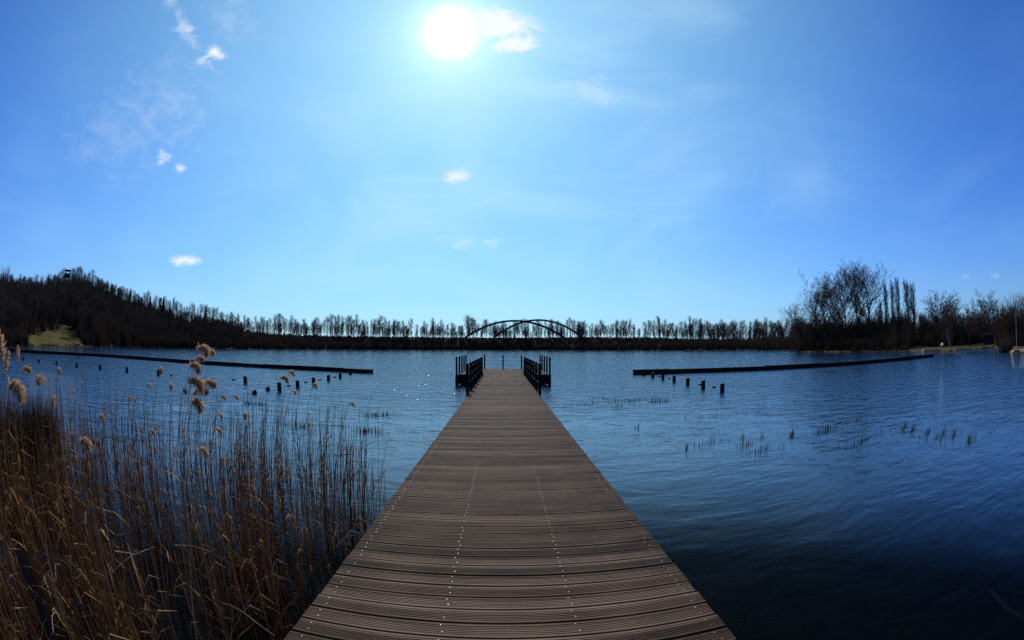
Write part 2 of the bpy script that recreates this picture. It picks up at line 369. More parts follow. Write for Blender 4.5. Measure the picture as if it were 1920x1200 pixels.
# water sheet
wm = MB(); n_ = 96; wm.v = [(0, 0, 0)] + [(560 * math.sin(2 * math.pi * k / n_), 560 * math.cos(2 * math.pi * k / n_), 0) for k in range(n_)]
wm.f = [(0, 1 + (k + 1) % n_, 1 + k) for k in range(n_)]; wm.mi = [0] * n_
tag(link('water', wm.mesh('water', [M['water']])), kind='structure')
def gz(x, y): return float(ground(x, y))
def place(px, r):                                  # point on the ground at a photo column and a distance
    a = azi(px); x, y = r * math.sin(a), r * math.cos(a); return Vector((x, y, gz(x, y)))

# pale path patches in the right grove and sandy bank
def patch(name, px0, px1, r0, r1, m, wob=.4):
    b = MB(); n = 26; a0, a1 = azi(px0), azi(px1)
    for i in range(n + 1):
        t = i / n; a = a0 + (a1 - a0) * t; wd = math.sin(math.pi * t) ** .6
        mid = (r0 + r1) / 2 + wob * math.sin(t * 9)
        for q in range(5):
            rr = mid + (r1 - r0) / 2 * wd * (q / 2 - 1) ; x, y = rr * math.sin(a), rr * math.cos(a)
            b.v.append((x, y, gz(x, y) + .05))
    for i in range(n):
        for q in range(4):
            k = i * 5 + q; b.f.append((k, k + 1, k + 6, k + 5)); b.mi.append(0)
    return tag(link(name, b.mesh(name, [m])), kind='structure')
patch('path', 1588, 1612, 112, 117, M['sand'])
patch('path', 1700, 1810, 90.5, 91.6, M['sand'], .1)
patch('path', 1893, 1935, 61.5, 64, M['sand'], .2)

# ------------------------------------------------------------------ trees
def grow(T, W, p, d, L, r, lvl, P):
    n = P['seg'][lvl]; pts = [tuple(p)]; rs = [r]; dirs = [d.copy()]; q = Vector(p); dd = d.copy(); st = L / n
    for i in range(n):
        wv = P['wig'][lvl]
        dd = dd + Vector((random.gauss(0, wv), random.gauss(0, wv), random.gauss(0, wv))); dd.z += P['up'][lvl]
        dd.normalize(); q = q + dd * st; pts.append(tuple(q)); dirs.append(dd.copy()); rs.append(r * (1 - (i + 1) / n * P['taper'][lvl]))
    tgt = T if lvl == 0 else W
    tgt.tube(pts, rs, 6 if lvl == 0 else 3, 0)
    if lvl + 1 >= len(P['n']) + 1: return
    nc = P['n'][lvl]; nc = max(1, int(nc * random.uniform(.85, 1.15)))
    for k in range(nc):
        t = P['st'][lvl] + (1 - P['st'][lvl]) * ((k + random.random()) / nc); t = min(t, .985)
        f = t * n; i = int(f); ff = f - i
        b = Vector(pts[i]).lerp(Vector(pts[i + 1]), ff); bd = dirs[i + 1]
        a = R(random.gauss(P['ang'][lvl], P['ang'][lvl] * .22)); 
        perp = bd.orthogonal().normalized(); perp.rotate(Matrix.Rotation(random.random() * 6.2832 + k * 2.4, 3, bd))
        nd = (bd * math.cos(a) + perp * math.sin(a)).normalized()
        sh = P['shape'](t) if lvl == 0 else (1 - .45 * t)
        cl = L * P['len'][lvl] * sh * random.uniform(.7, 1.2)
        cr = max(P['rmin'], min(rs[i] * .62, r * P['rr'][lvl] * (.5 + .6 * sh)))
        grow(T, W, b, nd, cl, cr, lvl + 1, P)
KINDS = {
 'row':     dict(seg=[8, 4, 3, 2], wig=[.035, .10, .14, .16], up=[.02, .10, .08, .05], taper=[.85, .8, .7, .5], n=[38, 9, 7], st=[.10, .12, .12], ang=[32, 34, 40],
                 len=[.24, .50, .48], rr=[.34, .5, .5], rmin=.027, shape=lambda t: .45 + .85 * math.sin(math.pi * min(1, max(0, (t + .05) / 1.1))) , h=18, r=.20),
 'tall':    dict(seg=[10, 6, 4, 3, 2], wig=[.02, .045, .08, .12, .15], up=[.02, .07, .05, .04, .02], taper=[.88, .8, .75, .6, .4], n=[26, 11, 7, 5], st=[.34, .18, .15, .15], ang=[40, 36, 40, 42],
                 len=[.42, .46, .42, .45], rr=[.42, .5, .5, .55], rmin=.023, shape=lambda t: .5 + .8 * math.sin(math.pi * min(1, max(0, (t - .22) / .85))), h=22, r=.38),
 'poplar':  dict(seg=[10, 5, 3, 2], wig=[.015, .05, .10, .12], up=[.03, .30, .12, .1], taper=[.9, .8, .7, .5], n=[70, 9, 7], st=[.12, .15, .1], ang=[30, 24, 30],
                 len=[.17, .42, .42], rr=[.25, .5, .5], rmin=.020, shape=lambda t: .75 + .5 * math.sin(math.pi * t), h=18, r=.20),
 'round':   dict(seg=[6, 6, 4, 3, 2], wig=[.03, .05, .09, .12, .15], up=[.02, .03, .03, .02, .02], taper=[.75, .8, .75, .6, .4], n=[26, 11, 8, 6], st=[.26, .2, .15, .1], ang=[46, 38, 42, 42],
                 len=[.62, .46, .42, .42], rr=[.5, .5, .5, .55], rmin=.018, shape=lambda t: .75 + .3 * math.sin(math.pi * t), h=10, r=.26),
 'scrub':   dict(seg=[4, 4, 3, 2], wig=[.06, .12, .15, .15], up=[.03, .08, .05, .03], taper=[.8, .8, .7, .5], n=[22, 9, 7], st=[.05, .1, .1], ang=[34, 36, 40],
                 len=[.6, .45, .45], rr=[.6, .5, .5], rmin=.022, shape=lambda t: 1.1 - .5 * t, h=6, r=.08),
}
LIB = {}
def make_lib(kind, count):
    out = []
    P = KINDS[kind]
    for i in range(count):
        T, W = MB(), MB(); grow(T, W, Vector((0, 0, -.3)), Vector((random.gauss(0, .02), random.gauss(0, .02), 1)).normalized(), P['h'], P['r'], 0, P)
        top = max(v[2] for v in W.v)
        out.append((T.mesh('trunk', [M['bark']]), W.mesh('crown', [M['twig']]), top, T, W))
    LIB[kind] = out
for k, c in (('row', 9), ('tall', 4), ('poplar', 3), ('round', 3), ('scrub', 4)): make_lib(k, c)
def join_mesh(kind):                               # one mesh for far trees too small to show parts
    res = []
    for (tm, cm, top, T, W) in LIB[kind]:
        b = MB(); b.v = T.v + W.v; o = len(T.v); b.f = T.f + [tuple(i + o for i in f) for f in W.f]; b.mi = [0] * len(T.f) + [1] * len(W.f)
        res.append((b.mesh('bare_tree', [M['bark'], M['twig']]), top))
    return res
FAR = {'row': join_mesh('row'), 'scrub': join_mesh('scrub'), 'tall': join_mesh('tall')}
def conifer():
    T, W = MB(), MB(); T.tube([(0, 0, -.3), (0, 0, 5), (0, 0, 10)], [.16, .1, .02], 5)
    for k in range(520):
        t = random.random() ** .8; z = 1.0 + 9 * t; L = (1 - t) * 2.3 + .2; L *= random.uniform(.6, 1.1); a = random.random() * 6.283
        dx, dy = math.cos(a), math.sin(a); e = -.2
        pts = [(0, 0, z), (dx * L * .5, dy * L * .5, z + e * L * .3), (dx * L, dy * L, z + e * L * .9)]
        W.ribbon(pts, [.22, .2, .03], (-dy, dx, random.uniform(-.4, .4)))
        W.ribbon(pts, [.16, .18, .02], (-dy * .3, dx * .3, .9))
    return T.mesh('trunk', [M['bark']]), W.mesh('crown', [M['conifer']]), 10.0
CON = [conifer(), conifer()]
NT_ = [0]
def tree(name, px, r, ytop, kind, label, cat='tree', group=None, idx=None, wide=1.0, parts=True, lean=0):
    b = place(px, r); zt = EYE + r * tan_el(px, ytop); NT_[0] += 1
    lib = CON if kind == 'conifer' else LIB[kind]; v = lib[(NT_[0] if idx is None else idx) % len(lib)]
    s = max(.15, (zt - b.z) / v[2]); rz = (NT_[0] * 2.399) % 6.283
    if parts:
        e = link(name, None, loc=b, rz=rz); e.scale = (s * wide, s * wide, s); e.rotation_euler = (0, lean, rz) if not lean else (0, lean, 0)
        link('trunk', v[0], e); link('crown', v[1], e)
    else:
        f = FAR[kind][(NT_[0] if idx is None else idx) % len(FAR[kind])]
        e = link(name, f[0], loc=b, rz=rz); s = max(.15, (zt - b.z) / f[1]); e.scale = (s * wide, s * wide, s)
    return tag(e, label, cat, group)

# right grove: big spreading trees, then a file of poplars, then round crowns over the lawn
tree('bare_tree', 1502, 128, 560, 'tall', 'low leaning bare tree at the left tip of the right grove', idx=1, wide=1.1, lean=-.28)
tree('bare_tree', 1528, 124, 528, 'tall', 'bare spreading tree second from the left tip of the right grove', idx=0, wide=1.25)
tree('bare_tree', 1547, 118, 505, 'tall', 'broad bare tree with fan of branches left of the three tallest trees', idx=2, wide=1.3)
tree('bare_tree', 1586, 116, 493, 'tall', 'tall bare tree, left one of the three tallest in the right grove', idx=3, wide=1.05)
tree('bare_tree', 1609, 122, 484, 'tall', 'tall bare tree, middle one of the three tallest in the right grove', idx=1, wide=1.1)
tree('bare_tree', 1633, 115, 481, 'tall', 'tallest bare tree, at the right end of the big right grove', idx=0, wide=1.25)
tree('bare_tree', 1566, 130, 520, 'tall', 'slimmer bare tree standing behind between the broad and the tall grove trees', idx=3, wide=1.1)
tree('poplar_tree', 1652, 112, 560, 'poplar', 'short dark bare poplar right beside the tallest grove tree', idx=0, wide=1.0)
for i, (px, y, wd, lb) in enumerate([(1665, 523, .75, 'thin bare poplar, leftmost of the slender upright file'), (1675, 521, .8, 'thin bare poplar, second of the slender upright file'),
        (1687, 515, .85, 'tallest thin bare poplar, alone in a gap of sky'), (1705, 519, 1.15, 'thin bare poplar, left one of the closely set pair'), (1714, 523, 1.1, 'thin bare poplar, right one of the closely set pair')]):
    tree('poplar_tree', px, 112, y, 'poplar', lb, idx=i, wide=wd * 1.05)
tree('round_tree', 1738, 112, 578, 'scrub', 'small brown bare tree between the poplar pair and the round trees', idx=1)
tree('round_tree', 1763, 108, 541, 'round', 'round crowned bare tree above the swing frame', idx=0, wide=1.35)
tree('round_tree', 1786, 112, 555, 'round', 'half hidden bare tree behind the round tree above the swing frame', idx=1, wide=1.0)
tree('round_tree', 1779, 100, 575, 'scrub', 'dense dark twiggy tree in front of the round crowned tree', idx=2, wide=1.1)
tree('round_tree', 1815, 104, 567, 'scrub', 'dense dark twiggy tree left of the broad round crown', idx=3, wide=1.15)
tree('round_tree', 1845, 104, 539, 'round', 'broad round crowned bare tree beside the dark shed', idx=2, wide=1.4)
tree('round_tree', 1872, 112, 596, 'scrub', 'low twiggy bare tree just right of the dark shed', idx=0)
tree('round_tree', 1899, 108, 563, 'round', 'bare tree behind the white mast', idx=1, wide=1.0)
tree('round_tree', 1925, 100, 542, 'tall', 'bare tree cut by the right edge of the picture', idx=2, wide=1.1)
# grove understorey: counted small trees
for i in range(34):
    px = 1500 + i * 12.6 + random.uniform(-4, 4); r = random.uniform(112, 150) if px > 1700 else random.uniform(120, 165)
    yt = (random.uniform(585, 612) if px < 1660 else random.uniform(590, 606)) if i % 3 else random.uniform(574, 592)
    side = 'under the tall grove trees' if px < 1655 else 'behind the poplar file and the right lawn'
    tree('sapling', px, r, yt, 'scrub' if i % 2 else 'row', 'slim bare sapling %s, %s from the left' % (side, nth('sap' + side)), 'sapling', 'understorey saplings ' + side, parts=False, wide=.9)
# far row on the embankment
SKYL = [(440, 590), (470, 597), (505, 598), (520, 588), (560, 600), (600, 598), (650, 595), (690, 599), (740, 600), (800, 602), (850, 602), (900, 600), (950, 604), (1000, 604),
        (1060, 602), (1120, 605), (1170, 600), (1200, 606), (1235, 600), (1280, 605), (1330, 603), (1400, 605), (1450, 598), (1500, 597)]
sx = [a for a, b in SKYL]; sy = [b for a, b in SKYL]
px = 446.
while px < 1515:
    y = float(np.interp(px, sx, sy)) + random.gauss(0, 4.8)
    if random.random() < .12: y -= 5
    r = float(np.interp(azi(px), AA, AC)) + random.uniform(-9, 8)
    reg = ('left of the arched bridge' if px < 868 else 'behind the arched bridge' if px < 1095 else 'between the arched bridge and the right grove')
    if random.random() > .05:
        tree('bare_tree', px, r, y, 'row', 'far row bare tree %s, %s from the left' % (stretch(px, FARSEG), nth(stretch(px, FARSEG))), 'tree', 'far embankment trees', parts=False, wide=random.uniform(.65, 1.35))
    px += random.uniform(3.2, 7.4)
# hill crest on the left
HS = [(-30, 500), (20, 518), (35, 516), (60, 520), (82, 530), (95, 512), (105, 502), (130, 497), (150, 500), (172, 512), (200, 528), (250, 543), (300, 555), (350, 567), (400, 574), (440, 589)]
hx = [a for a, b in HS]; hy = [b for a, b in HS]; px = 14.
while px < 446:
    y = float(np.interp(px, hx, hy)) + random.gauss(2, 3.5); r = float(np.interp(azi(px), AA, AC)) + random.uniform(-14, 4)
    if not 116 < px < 122.5 or random.random() < .3:
        tree('bare_tree', px, r, y, 'row', 'hill crest bare tree %s, %s from the left' % (stretch(px, HILLSEG), nth(stretch(px, HILLSEG))), 'tree', 'trees on the left hill crest', parts=False, wide=random.uniform(.8, 1.3))
    px += random.uniform(3.2, 6.2)
for (px, y, lb) in [(279, 553, 'dark conifer, left one of the two pointed tops on the hill'), (304, 556, 'dark conifer, tallest of the pointed tops on the hill'), (317, 566, 'small dark conifer right of the two taller pointed tops')]:
    tree('conifer_tree', px, 215, y, 'conifer', lb, wide=.8 if px < 310 else .6)
tree('bare_tree', 4, 104, 488, 'tall', 'large bare tree cut by the left edge of the picture', idx=1, wide=.55)
tree('bare_tree', -22, 98, 500, 'tall', 'bare tree beyond the left edge of the picture', idx=3, wide=.6)
for (px, y, r, lb) in [(25, 535, 112, 'tallest bare tree of the wood left of the grass glade'), (48, 548, 116, 'middle bare tree of the wood left of the grass glade'), (12, 560, 104, 'low bare tree by the left edge of the picture'), (66, 560, 128, 'bare tree in the wood nearest the left side of the glade'), (40, 574, 110, 'lowest bare tree in the wood left of the glade')]:
    tree('bare_tree', px, r, y, 'row', lb, 'tree', 'wood left of the glade', parts=False, wide=1.2)

# ------------------------------------------------------------------ woodland and thicket masses
def scatter_brush(name, pts, hts, nst, label, cat, wid=.045, spread=.45):
    n = len(pts); K = nst; tot = n * K
    base = np.repeat(pts, K, 0) + np.stack([RNG.normal(0, .5, tot) * np.repeat(hts, K) * .16, RNG.normal(0, .5, tot) * np.repeat(hts, K) * .16, np.zeros(tot) - .15], -1)
    H_ = np.repeat(hts, K) * RNG.uniform(.45, 1.05, tot); az = RNG.uniform(0, 2 * np.pi, tot); ln = RNG.uniform(.05, spread, tot)
    dx, dy = np.cos(az) * ln, np.sin(az) * ln
    p1 = base + np.stack([dx * H_ * .3, dy * H_ * .3, H_ * .5], -1); p2 = base + np.stack([dx * H_, dy * H_, H_], -1)
    sa = RNG.uniform(0, np.pi, tot); sv = np.stack([np.cos(sa), np.sin(sa), np.zeros(tot)], -1)
    w0 = wid * RNG.uniform(.6, 1.4, tot)[:, None]
    V = np.stack([base - sv * w0, base + sv * w0, p1 - sv * w0 * .8, p1 + sv * w0 * .8, p2 - sv * w0 * .3, p2 + sv * w0 * .3], 1)
    # side twigs
    F = np.arange(tot)[:, None] * 6 + np.array([[0, 1, 3, 2]]); F2 = np.arange(tot)[:, None] * 6 + np.array([[2, 3, 5, 4]])
    V = V.reshape(-1, 3); F = np.vstack([F, F2]); off = len(V)
    q = p1 + (p2 - p1) * RNG.uniform(0, .8, tot)[:, None]; ta = RNG.uniform(0, 2 * np.pi, tot); tl = H_ * .28
    q2 = q + np.stack([np.cos(ta) * tl * .6, np.sin(ta) * tl * .6, tl * .7], -1)
    V2 = np.stack([q - sv * w0 * .5, q + sv * w0 * .5, q2 + sv * w0 * .2, q2 - sv * w0 * .2], 1).reshape(-1, 3)
    F3 = off + np.arange(tot)[:, None] * 4 + np.array([[0, 1, 2, 3]])
    me = np_mesh(name, np.vstack([V, V2]), np.vstack([F, F3]), [M['brush']])
    return tag(link(name, me), label, cat, kind='stuff')
def polar_pts(n, px0, px1, f0, f1, avoid=True):    # f: 0 at the shore, 1 at the crest
    a = RNG.uniform(azi(px0), azi(px1), n); f = RNG.uniform(f0, f1, n)
    rs = np.interp(a, AA, AR); rc = np.interp(a, AA, AC); r = rs + 1.0 + f * (rc - rs)
    ok = ~(glade(a, r) ) if avoid else np.ones(n, bool)
    a, r = a[ok], r[ok]; x, y = r * np.sin(a), r * np.cos(a); return np.stack([x, y, ground(x, y)], -1)
P1 = polar_pts(3600, -120, 455, -.01, 1.02)
f1 = np.clip((np.hypot(P1[:, 0], P1[:, 1]) / np.interp(np.arctan2(P1[:, 0], P1[:, 1]), AA, AC) - .80) / .2, 0, 1)
scatter_brush('woodland', P1, RNG.uniform(2.5, 7.5, len(P1)) * (1 - .45 * f1) * (.75 + .5 * np.sin(P1[:, 0] * .13) * np.sin(P1[:, 1] * .11 + 1)), 26, 'dense brown leafless wood covering the left hill', 'woodland', .07)
P2 = polar_pts(3400, 440, 1500, -.02, 1.0)
f2 = np.clip((np.hypot(P2[:, 0], P2[:, 1]) / np.interp(np.arctan2(P2[:, 0], P2[:, 1]), AA, AC) - .93) / .07, 0, 1)
scatter_brush('thicket', P2, RNG.uniform(2, 5.0, len(P2)) * (1 - .7 * f2), 26, 'dark leafless brush on the far embankment', 'thicket', .10)
P3 = polar_pts(1500, 1497, 1705, .06, .9); scatter_brush('undergrowth', P3, RNG.uniform(2, 8.5, len(P3)) * (.8 + .4 * np.sin(P3[:, 0] * .35 + P3[:, 1] * .2)), 34, 'brown brush filling the ground under the right grove', 'undergrowth', .045)
P4 = polar_pts(1100, 1700, 2000, .42, 1.1); scatter_brush('hedge_brush', P4, RNG.uniform(2, 6.5, len(P4)) * (.8 + .4 * np.sin(P4[:, 0] * .3 - P4[:, 1] * .25)), 34, 'brown brush closing the back of the right lawn', 'undergrowth', .045)

def wood_mass(name, pts, hts, wides, srcs, label, cat):
    n = len(pts); me = bpy.data.meshes.new(name); me.from_pydata([tuple(p) for p in pts], [], [])
    for nm, dt, val in (('sc', 'FLOAT_VECTOR', np.stack([hts * wides, hts * wides, hts], -1)), ('rt', 'FLOAT_VECTOR', np.stack([np.zeros(n), np.zeros(n), RNG.uniform(0, 6.28, n)], -1))):
        at_ = me.attributes.new(nm, dt, 'POINT'); at_.data.foreach_set('vector', val.astype('f4').ravel())
    o = link(name, me); g = bpy.data.node_groups.new(name, 'GeometryNodeTree')
    g.interface.new_socket('Geometry', in_out='INPUT', socket_type='NodeSocketGeometry'); g.interface.new_socket('Geometry', in_out='OUTPUT', socket_type='NodeSocketGeometry')
    N = g.nodes; K = g.links; gi = N.new('NodeGroupInput'); go = N.new('NodeGroupOutput'); jn = N.new('GeometryNodeJoinGeometry')
    for k, src in enumerate(srcs):
        oi = N.new('GeometryNodeObjectInfo'); oi.inputs[0].default_value = src; oi.transform_space = 'ORIGINAL'; oi.inputs['As Instance'].default_value = True
        K.new(oi.outputs['Geometry'], jn.inputs[0])
    ip = N.new('GeometryNodeInstanceOnPoints'); ip.inputs['Pick Instance'].default_value = True
    ix = N.new('GeometryNodeInputIndex'); md = N.new('FunctionNodeIntegerMath'); md.operation = 'MODULO'; K.new(ix.outputs[0], md.inputs[0]); md.inputs[1].default_value = len(srcs)
    K.new(gi.outputs[0], ip.inputs['Points']); K.new(jn.outputs[0], ip.inputs['Instance']); K.new(md.outputs[0], ip.inputs['Instance Index'])
    for nm, so_ in (('sc', 'Scale'), ('rt', 'Rotation')):
        na_ = N.new('GeometryNodeInputNamedAttribute'); na_.data_type = 'FLOAT_VECTOR'; na_.inputs[0].default_value = nm
        out = [q for q in na_.outputs if q.enabled and q.name == 'Attribute'][0]
        if nm == 'rt':
            er = N.new('FunctionNodeEulerToRotation'); K.new(out, er.inputs[0]); out = er.outputs[0]
        K.new(out, ip.inputs[so_])
    K.new(ip.outputs[0], go.inputs[0]); md_ = o.modifiers.new('wood', 'NODES'); md_.node_group = g
    return tag(o, label, cat, kind='stuff')
def picks(kind, k):
    ms = [m for m, _ in FAR[kind]]; out = []
    for o in sc.objects:
        if o.type == 'MESH' and o.data in ms and o.data not in [q.data for q in out]: out.append(o)
    return out[:k]
rowsrc = picks('row', 6); rowh = np.mean([t for m, t in FAR['row']])
def shore_brush():
    n = 2600; a = RNG.uniform(azi(-200), azi(1705), n); r = np.interp(a, AA, AR) + .8 * np.sin(a * 90) + .5 * np.sin(a * 217 + 1) + RNG.uniform(.3, 5.5, n)
    x, y = r * np.sin(a), r * np.cos(a); P = np.stack([x, y, ground(x, y)], -1); g_ = glade(a, r)
    d_ = r - np.interp(a, AA, AR); keep = ~(g_ & (d_ > 1.8)); h = np.where(g_, RNG.uniform(.15, .5, n), RNG.uniform(.5, 2.4, n) * (1 + r / 300))
    h = np.where((a > azi(1505)) & (d_ < 2.5), h * .3, h)
    scatter_brush('shore_brush', P[keep], h[keep], 20, 'low dark dead growth fringing the far shores', 'brush', .06, .6)
shore_brush()
def thin(P, keep): return P[np.argsort(RNG.random(len(P)))[:keep]]
W1 = thin(polar_pts(1500, -120, 455, .04, .99), 900)
fw = np.hypot(W1[:, 0], W1[:, 1]) / np.interp(np.arctan2(W1[:, 0], W1[:, 1]), AA, AC)
W1 = W1[~((np.abs(np.arctan2(W1[:, 0], W1[:, 1]) - azi(119)) < R(1.0)) & (fw > .9))]; fw = np.hypot(W1[:, 0], W1[:, 1]) / np.interp(np.arctan2(W1[:, 0], W1[:, 1]), AA, AC)
hw = RNG.uniform(5.5, 9.0, len(W1)) * (1 - .35 * np.clip((fw - .85) / .12, 0, 1))
wood_mass('hill_wood', W1, hw / rowh, RNG.uniform(.8, 1.25, len(W1)), rowsrc, 'close bare wood on the slopes of the left hill', 'wood')
a_ = np.array([azi(q) for q in RNG.uniform(440, 1520, 450)]); r_ = np.interp(a_, AA, AC) + RNG.uniform(-14, 10, 450)
W2 = np.stack([r_ * np.sin(a_), r_ * np.cos(a_), ground(r_ * np.sin(a_), r_ * np.cos(a_))], -1)
zt_ = np.array([EYE + r * tan_el(960 + 400 * np.sign(a) * 0, 606) for a, r in zip(a_, r_)])
wood_mass('far_wood', W2, np.clip((zt_ - W2[:, 2]) * np.where(RNG.random(450) < .5, RNG.uniform(.35, .6, 450), RNG.uniform(.6, .98, 450)), 3, 30) / rowh, RNG.uniform(.9, 1.3, 450), rowsrc, 'bare wood filling in behind the far row on the embankment', 'wood')
W3 = thin(polar_pts(260, 1500, 1960, .25, 1.1), 230); W3 = W3[~((np.arctan2(W3[:, 0], W3[:, 1]) > azi(1715)) & (np.hypot(W3[:, 0], W3[:, 1]) < 112))]
wood_mass('grove_wood', W3, RNG.uniform(4.5, 8.5, len(W3)) / rowh, RNG.uniform(1.0, 1.5, len(W3)), rowsrc, 'tangled bare understorey behind the right grove and lawn', 'wood')

# ------------------------------------------------------------------ arched bridge
def bridge():
    e = link('arch_bridge', None, loc=(0, 520, 0)); tag(e, 'steel bridge with two staggered arches beyond the embankment', 'bridge')
    z0 = 10.
    for k, (r, pxa, pxb, pk) in enumerate([(515, 864, 1066, 601.5), (545, 918, 1100, 600)]):
        A, B = azi(pxa), azi(pxb); a = Vector((r * math.tan(A), r, z0)); b = Vector((r * math.tan(B), r, z0))
        zt = EYE + r * tan_el((pxa + pxb) / 2, pk); m = MB(); n = 40; pts = []
        for i in range(n + 1):
            t = i / n; p = a.lerp(b, t); p.z = z0 + (zt - z0) * (1 - (2 * t - 1) ** 2); pts.append(tuple(p - Vector((0, 520, 0))))
        for i in range(n):
            p, q = Vector(pts[i]), Vector(pts[i + 1]); dz = 1.0 + .4 * abs(2 * i / n - 1)
            n0 = len(m.v)
            for s_ in (p, q):
                for (oy, oz) in ((-.8, -dz), (.8, -dz), (.8, dz), (-.8, dz)): m.v.append((s_.x, s_.y + oy, s_.z + oz))
            for q4 in ((0, 1, 5, 4), (1, 2, 6, 5), (2, 3, 7, 6), (3, 0, 4, 7)): m.f.append(tuple(n0 + j for j in q4)); m.mi.append(0)
        link('arch', m.mesh('arch', [M['archsteel']]), e)
        for i in range(3, n - 2, 3):
            h = MB(); h.tube([pts[i], (pts[i][0], pts[i][1], z0)], .09, 4); link('hanger', h.mesh('hanger', [M['archsteel']]), e)
        d = MB(); d.box(a.x - 25, b.x + 25, r - 520 - 3, r - 520 + 3, z0 - 1.2, z0)
        for xx in (a.x, b.x): d.box(xx - 2, xx + 2, r - 520 - 2.6, r - 520 + 2.6, -2, z0 - 1.203)
        link('bridge_deck', d.mesh('bridge_deck', [M['archsteel']]), e)
bridge()

# ------------------------------------------------------------------ pier
YAW = math.atan(.0205)
pier = link('pier', None, loc=(.03, 0, 0), rz=YAW); tag(pier, 'long grooved timber pier running out to a railed platform', 'pier')
HW, PW, Y0, YT, Y1 = 1.17, 2.67, -8.0, 26.35, 33.5
def plank_mb():
    b = MB(); n = int((Y1 - Y0) / PITCH_Y)
    for i in range(n):
        ya = Y0 + i * PITCH_Y; gap = .0165 * random.uniform(.85, 1.2); W_ = PITCH_Y - gap; ya += random.uniform(-.001, .001)
        hw = PW if ya > YT else HW; hl = hw + random.uniform(-.006, .006); hr = hw + random.uniform(-.006, .006)
        dz = random.gauss(0, .0012); tl = random.gauss(0, .0015); ng = 7
        prof = [(0, -.028), (0, -.003), (.003, 0)]
        g = (W_ - .012) / ng
        for k in range(ng - 1):
            y = .006 + g * (k + 1); prof += [(y - g * .26, 0), (y - g * .14, -.0036), (y + g * .14, -.0036), (y + g * .26, 0)]
        prof += [(W_ - .003, 0), (W_, -.003), (W_, -.028)]
        n0 = len(b.v); c = len(prof)
        for (x, s_) in ((-hl, -1), (hr, 1)):
            for (y, z) in prof: b.v.append((x, ya + y, DECK + z + dz + s_ * tl))
        for k in range(c - 1): b.f.append((n0 + k, n0 + c + k, n0 + c + k + 1, n0 + k + 1)); b.mi.append(0)
        b.f.append((n0 + c - 1, n0 + 2 * c - 1, n0 + c, n0)); b.mi.append(0)
        b.f.append(tuple(n0 + k for k in range(c))); b.mi.append(0)
        b.f.append(tuple(n0 + c + k for k in range(c - 1, -1, -1))); b.mi.append(0)
    return b
link('deck', plank_mb().mesh('deck', [M['deck']]), pier)
s = MB()
n = int((Y1 - Y0) / PITCH_Y)
for i in range(n):
    ya = Y0 + i * PITCH_Y
    if ya < 1 or ya > 25: continue
    for x in (-1.09, -.37, .37, 1.09):
        if ya > (5.9 if abs(x) < 1 else 7.5): continue
        for (dx, dy) in ((.006, .038), (-.006, .108)):
            if random.random() < .06: continue
            cx, cy = x + dx + random.uniform(-.004, .004), ya + dy + random.uniform(-.004, .004)
            rr_ = random.uniform(.0042, .0056); n0 = len(s.v)
            for k in range(8): s.v.append((cx + rr_ * math.cos(k * .7854), cy + rr_ * math.sin(k * .7854), DECK + .0022))
            for k in range(8): s.v.append((cx + rr_ * math.cos(k * .7854), cy + rr_ * math.sin(k * .7854), DECK - .004))
            s.f.append(tuple(n0 + k for k in range(8))); s.mi.append(0)
            for k in range(8): s.f.append((n0 + 8 + k, n0 + 8 + (k + 1) % 8, n0 + (k + 1) % 8, n0 + k)); s.mi.append(0)
tag(link('screw_heads', s.mesh('screw_heads', [M['screw']]), pier), kind='stuff')
b = MB()
for x in (-1.05, -.36, .36, 1.05): b.box(x - .04, x + .04, Y0, YT, DECK - .20, DECK - .0295)
link('joists', b.mesh('joists', [M['wetwood']]), pier)
b = MB(); zt = DECK - .031
for (xa, xb) in ((-PW + .02, -HW - .0), (HW + .0, PW - .02)): b.box(xa, xb, YT + .01, YT + .09, .08, zt)  # fascia drawn down towards the water to supply the shade under the platform
for sx_ in (-1, 1): b.box(sx_ * (PW - .06) - .04, sx_ * (PW - .06) + .04, YT + .093, Y1 - .093, .08, zt)
b.box(-PW + .02, PW - .02, Y1 - .09, Y1 - .01, .20, zt)
for yy in (28.2, 30, 31.8): b.box(-PW + .11, PW - .11, yy - .05, yy + .05, .28, zt)
link('fascia', b.mesh('fascia', [M['wetwood']]), pier)
for (x, y) in [(sx_ * .98, y) for y in (-6, -2.4, 1.2, 4.8, 8.4, 12, 15.6, 19.2, 22.8) for sx_ in (-1, 1)] + [(sx_ * (PW + .02), y) for y in (YT + .0, Y1 - .1) for sx_ in (-1, 1)] + [(-1.0, 29.9), (1.0, 29.9)]:
    b = MB(); b.tube([(0, 0, -1.9), (0, 0, DECK - (.205 if abs(x) < 1.5 else .03))], .10, 12, cap=True); link('pile', b.mesh('pile', [M['wetwood']]), pier, loc=(x, y, 0))
def post_mesh(h, low, w_=.05):
    b = MB(); b.box(-w_, w_, -w_, w_, -low, h); b.box(-w_ * .8, w_ * .8, -w_ * .8, w_ * .8, h + .0005, h + .012)
    for z in (h * .35, h * .62, h * .9): b.box(-w_ - .012, w_ + .012, -.012, .012, z - .012, z + .012)
    return b.mesh('post', [M['steel']])
PM = post_mesh(1.0, .28)
def railing(pts, label):
    b = MB()
    for z in (.35, .62, .9):
        for p, q in zip(pts[:-1], pts[1:]):
            pp = []
            for k in range(7):
                t = k / 6; pp.append((p[0] + (q[0] - p[0]) * t, p[1] + (q[1] - p[1]) * t, DECK + z - .02 * 4 * t * (1 - t)))
            b.tube(pp, .0055, 4)
    rl = link('railing', b.mesh('railing', [M['wire']]), pier); rl['label'] = label
    for p in pts: link('post', PM, rl, loc=(p[0], p[1], DECK))
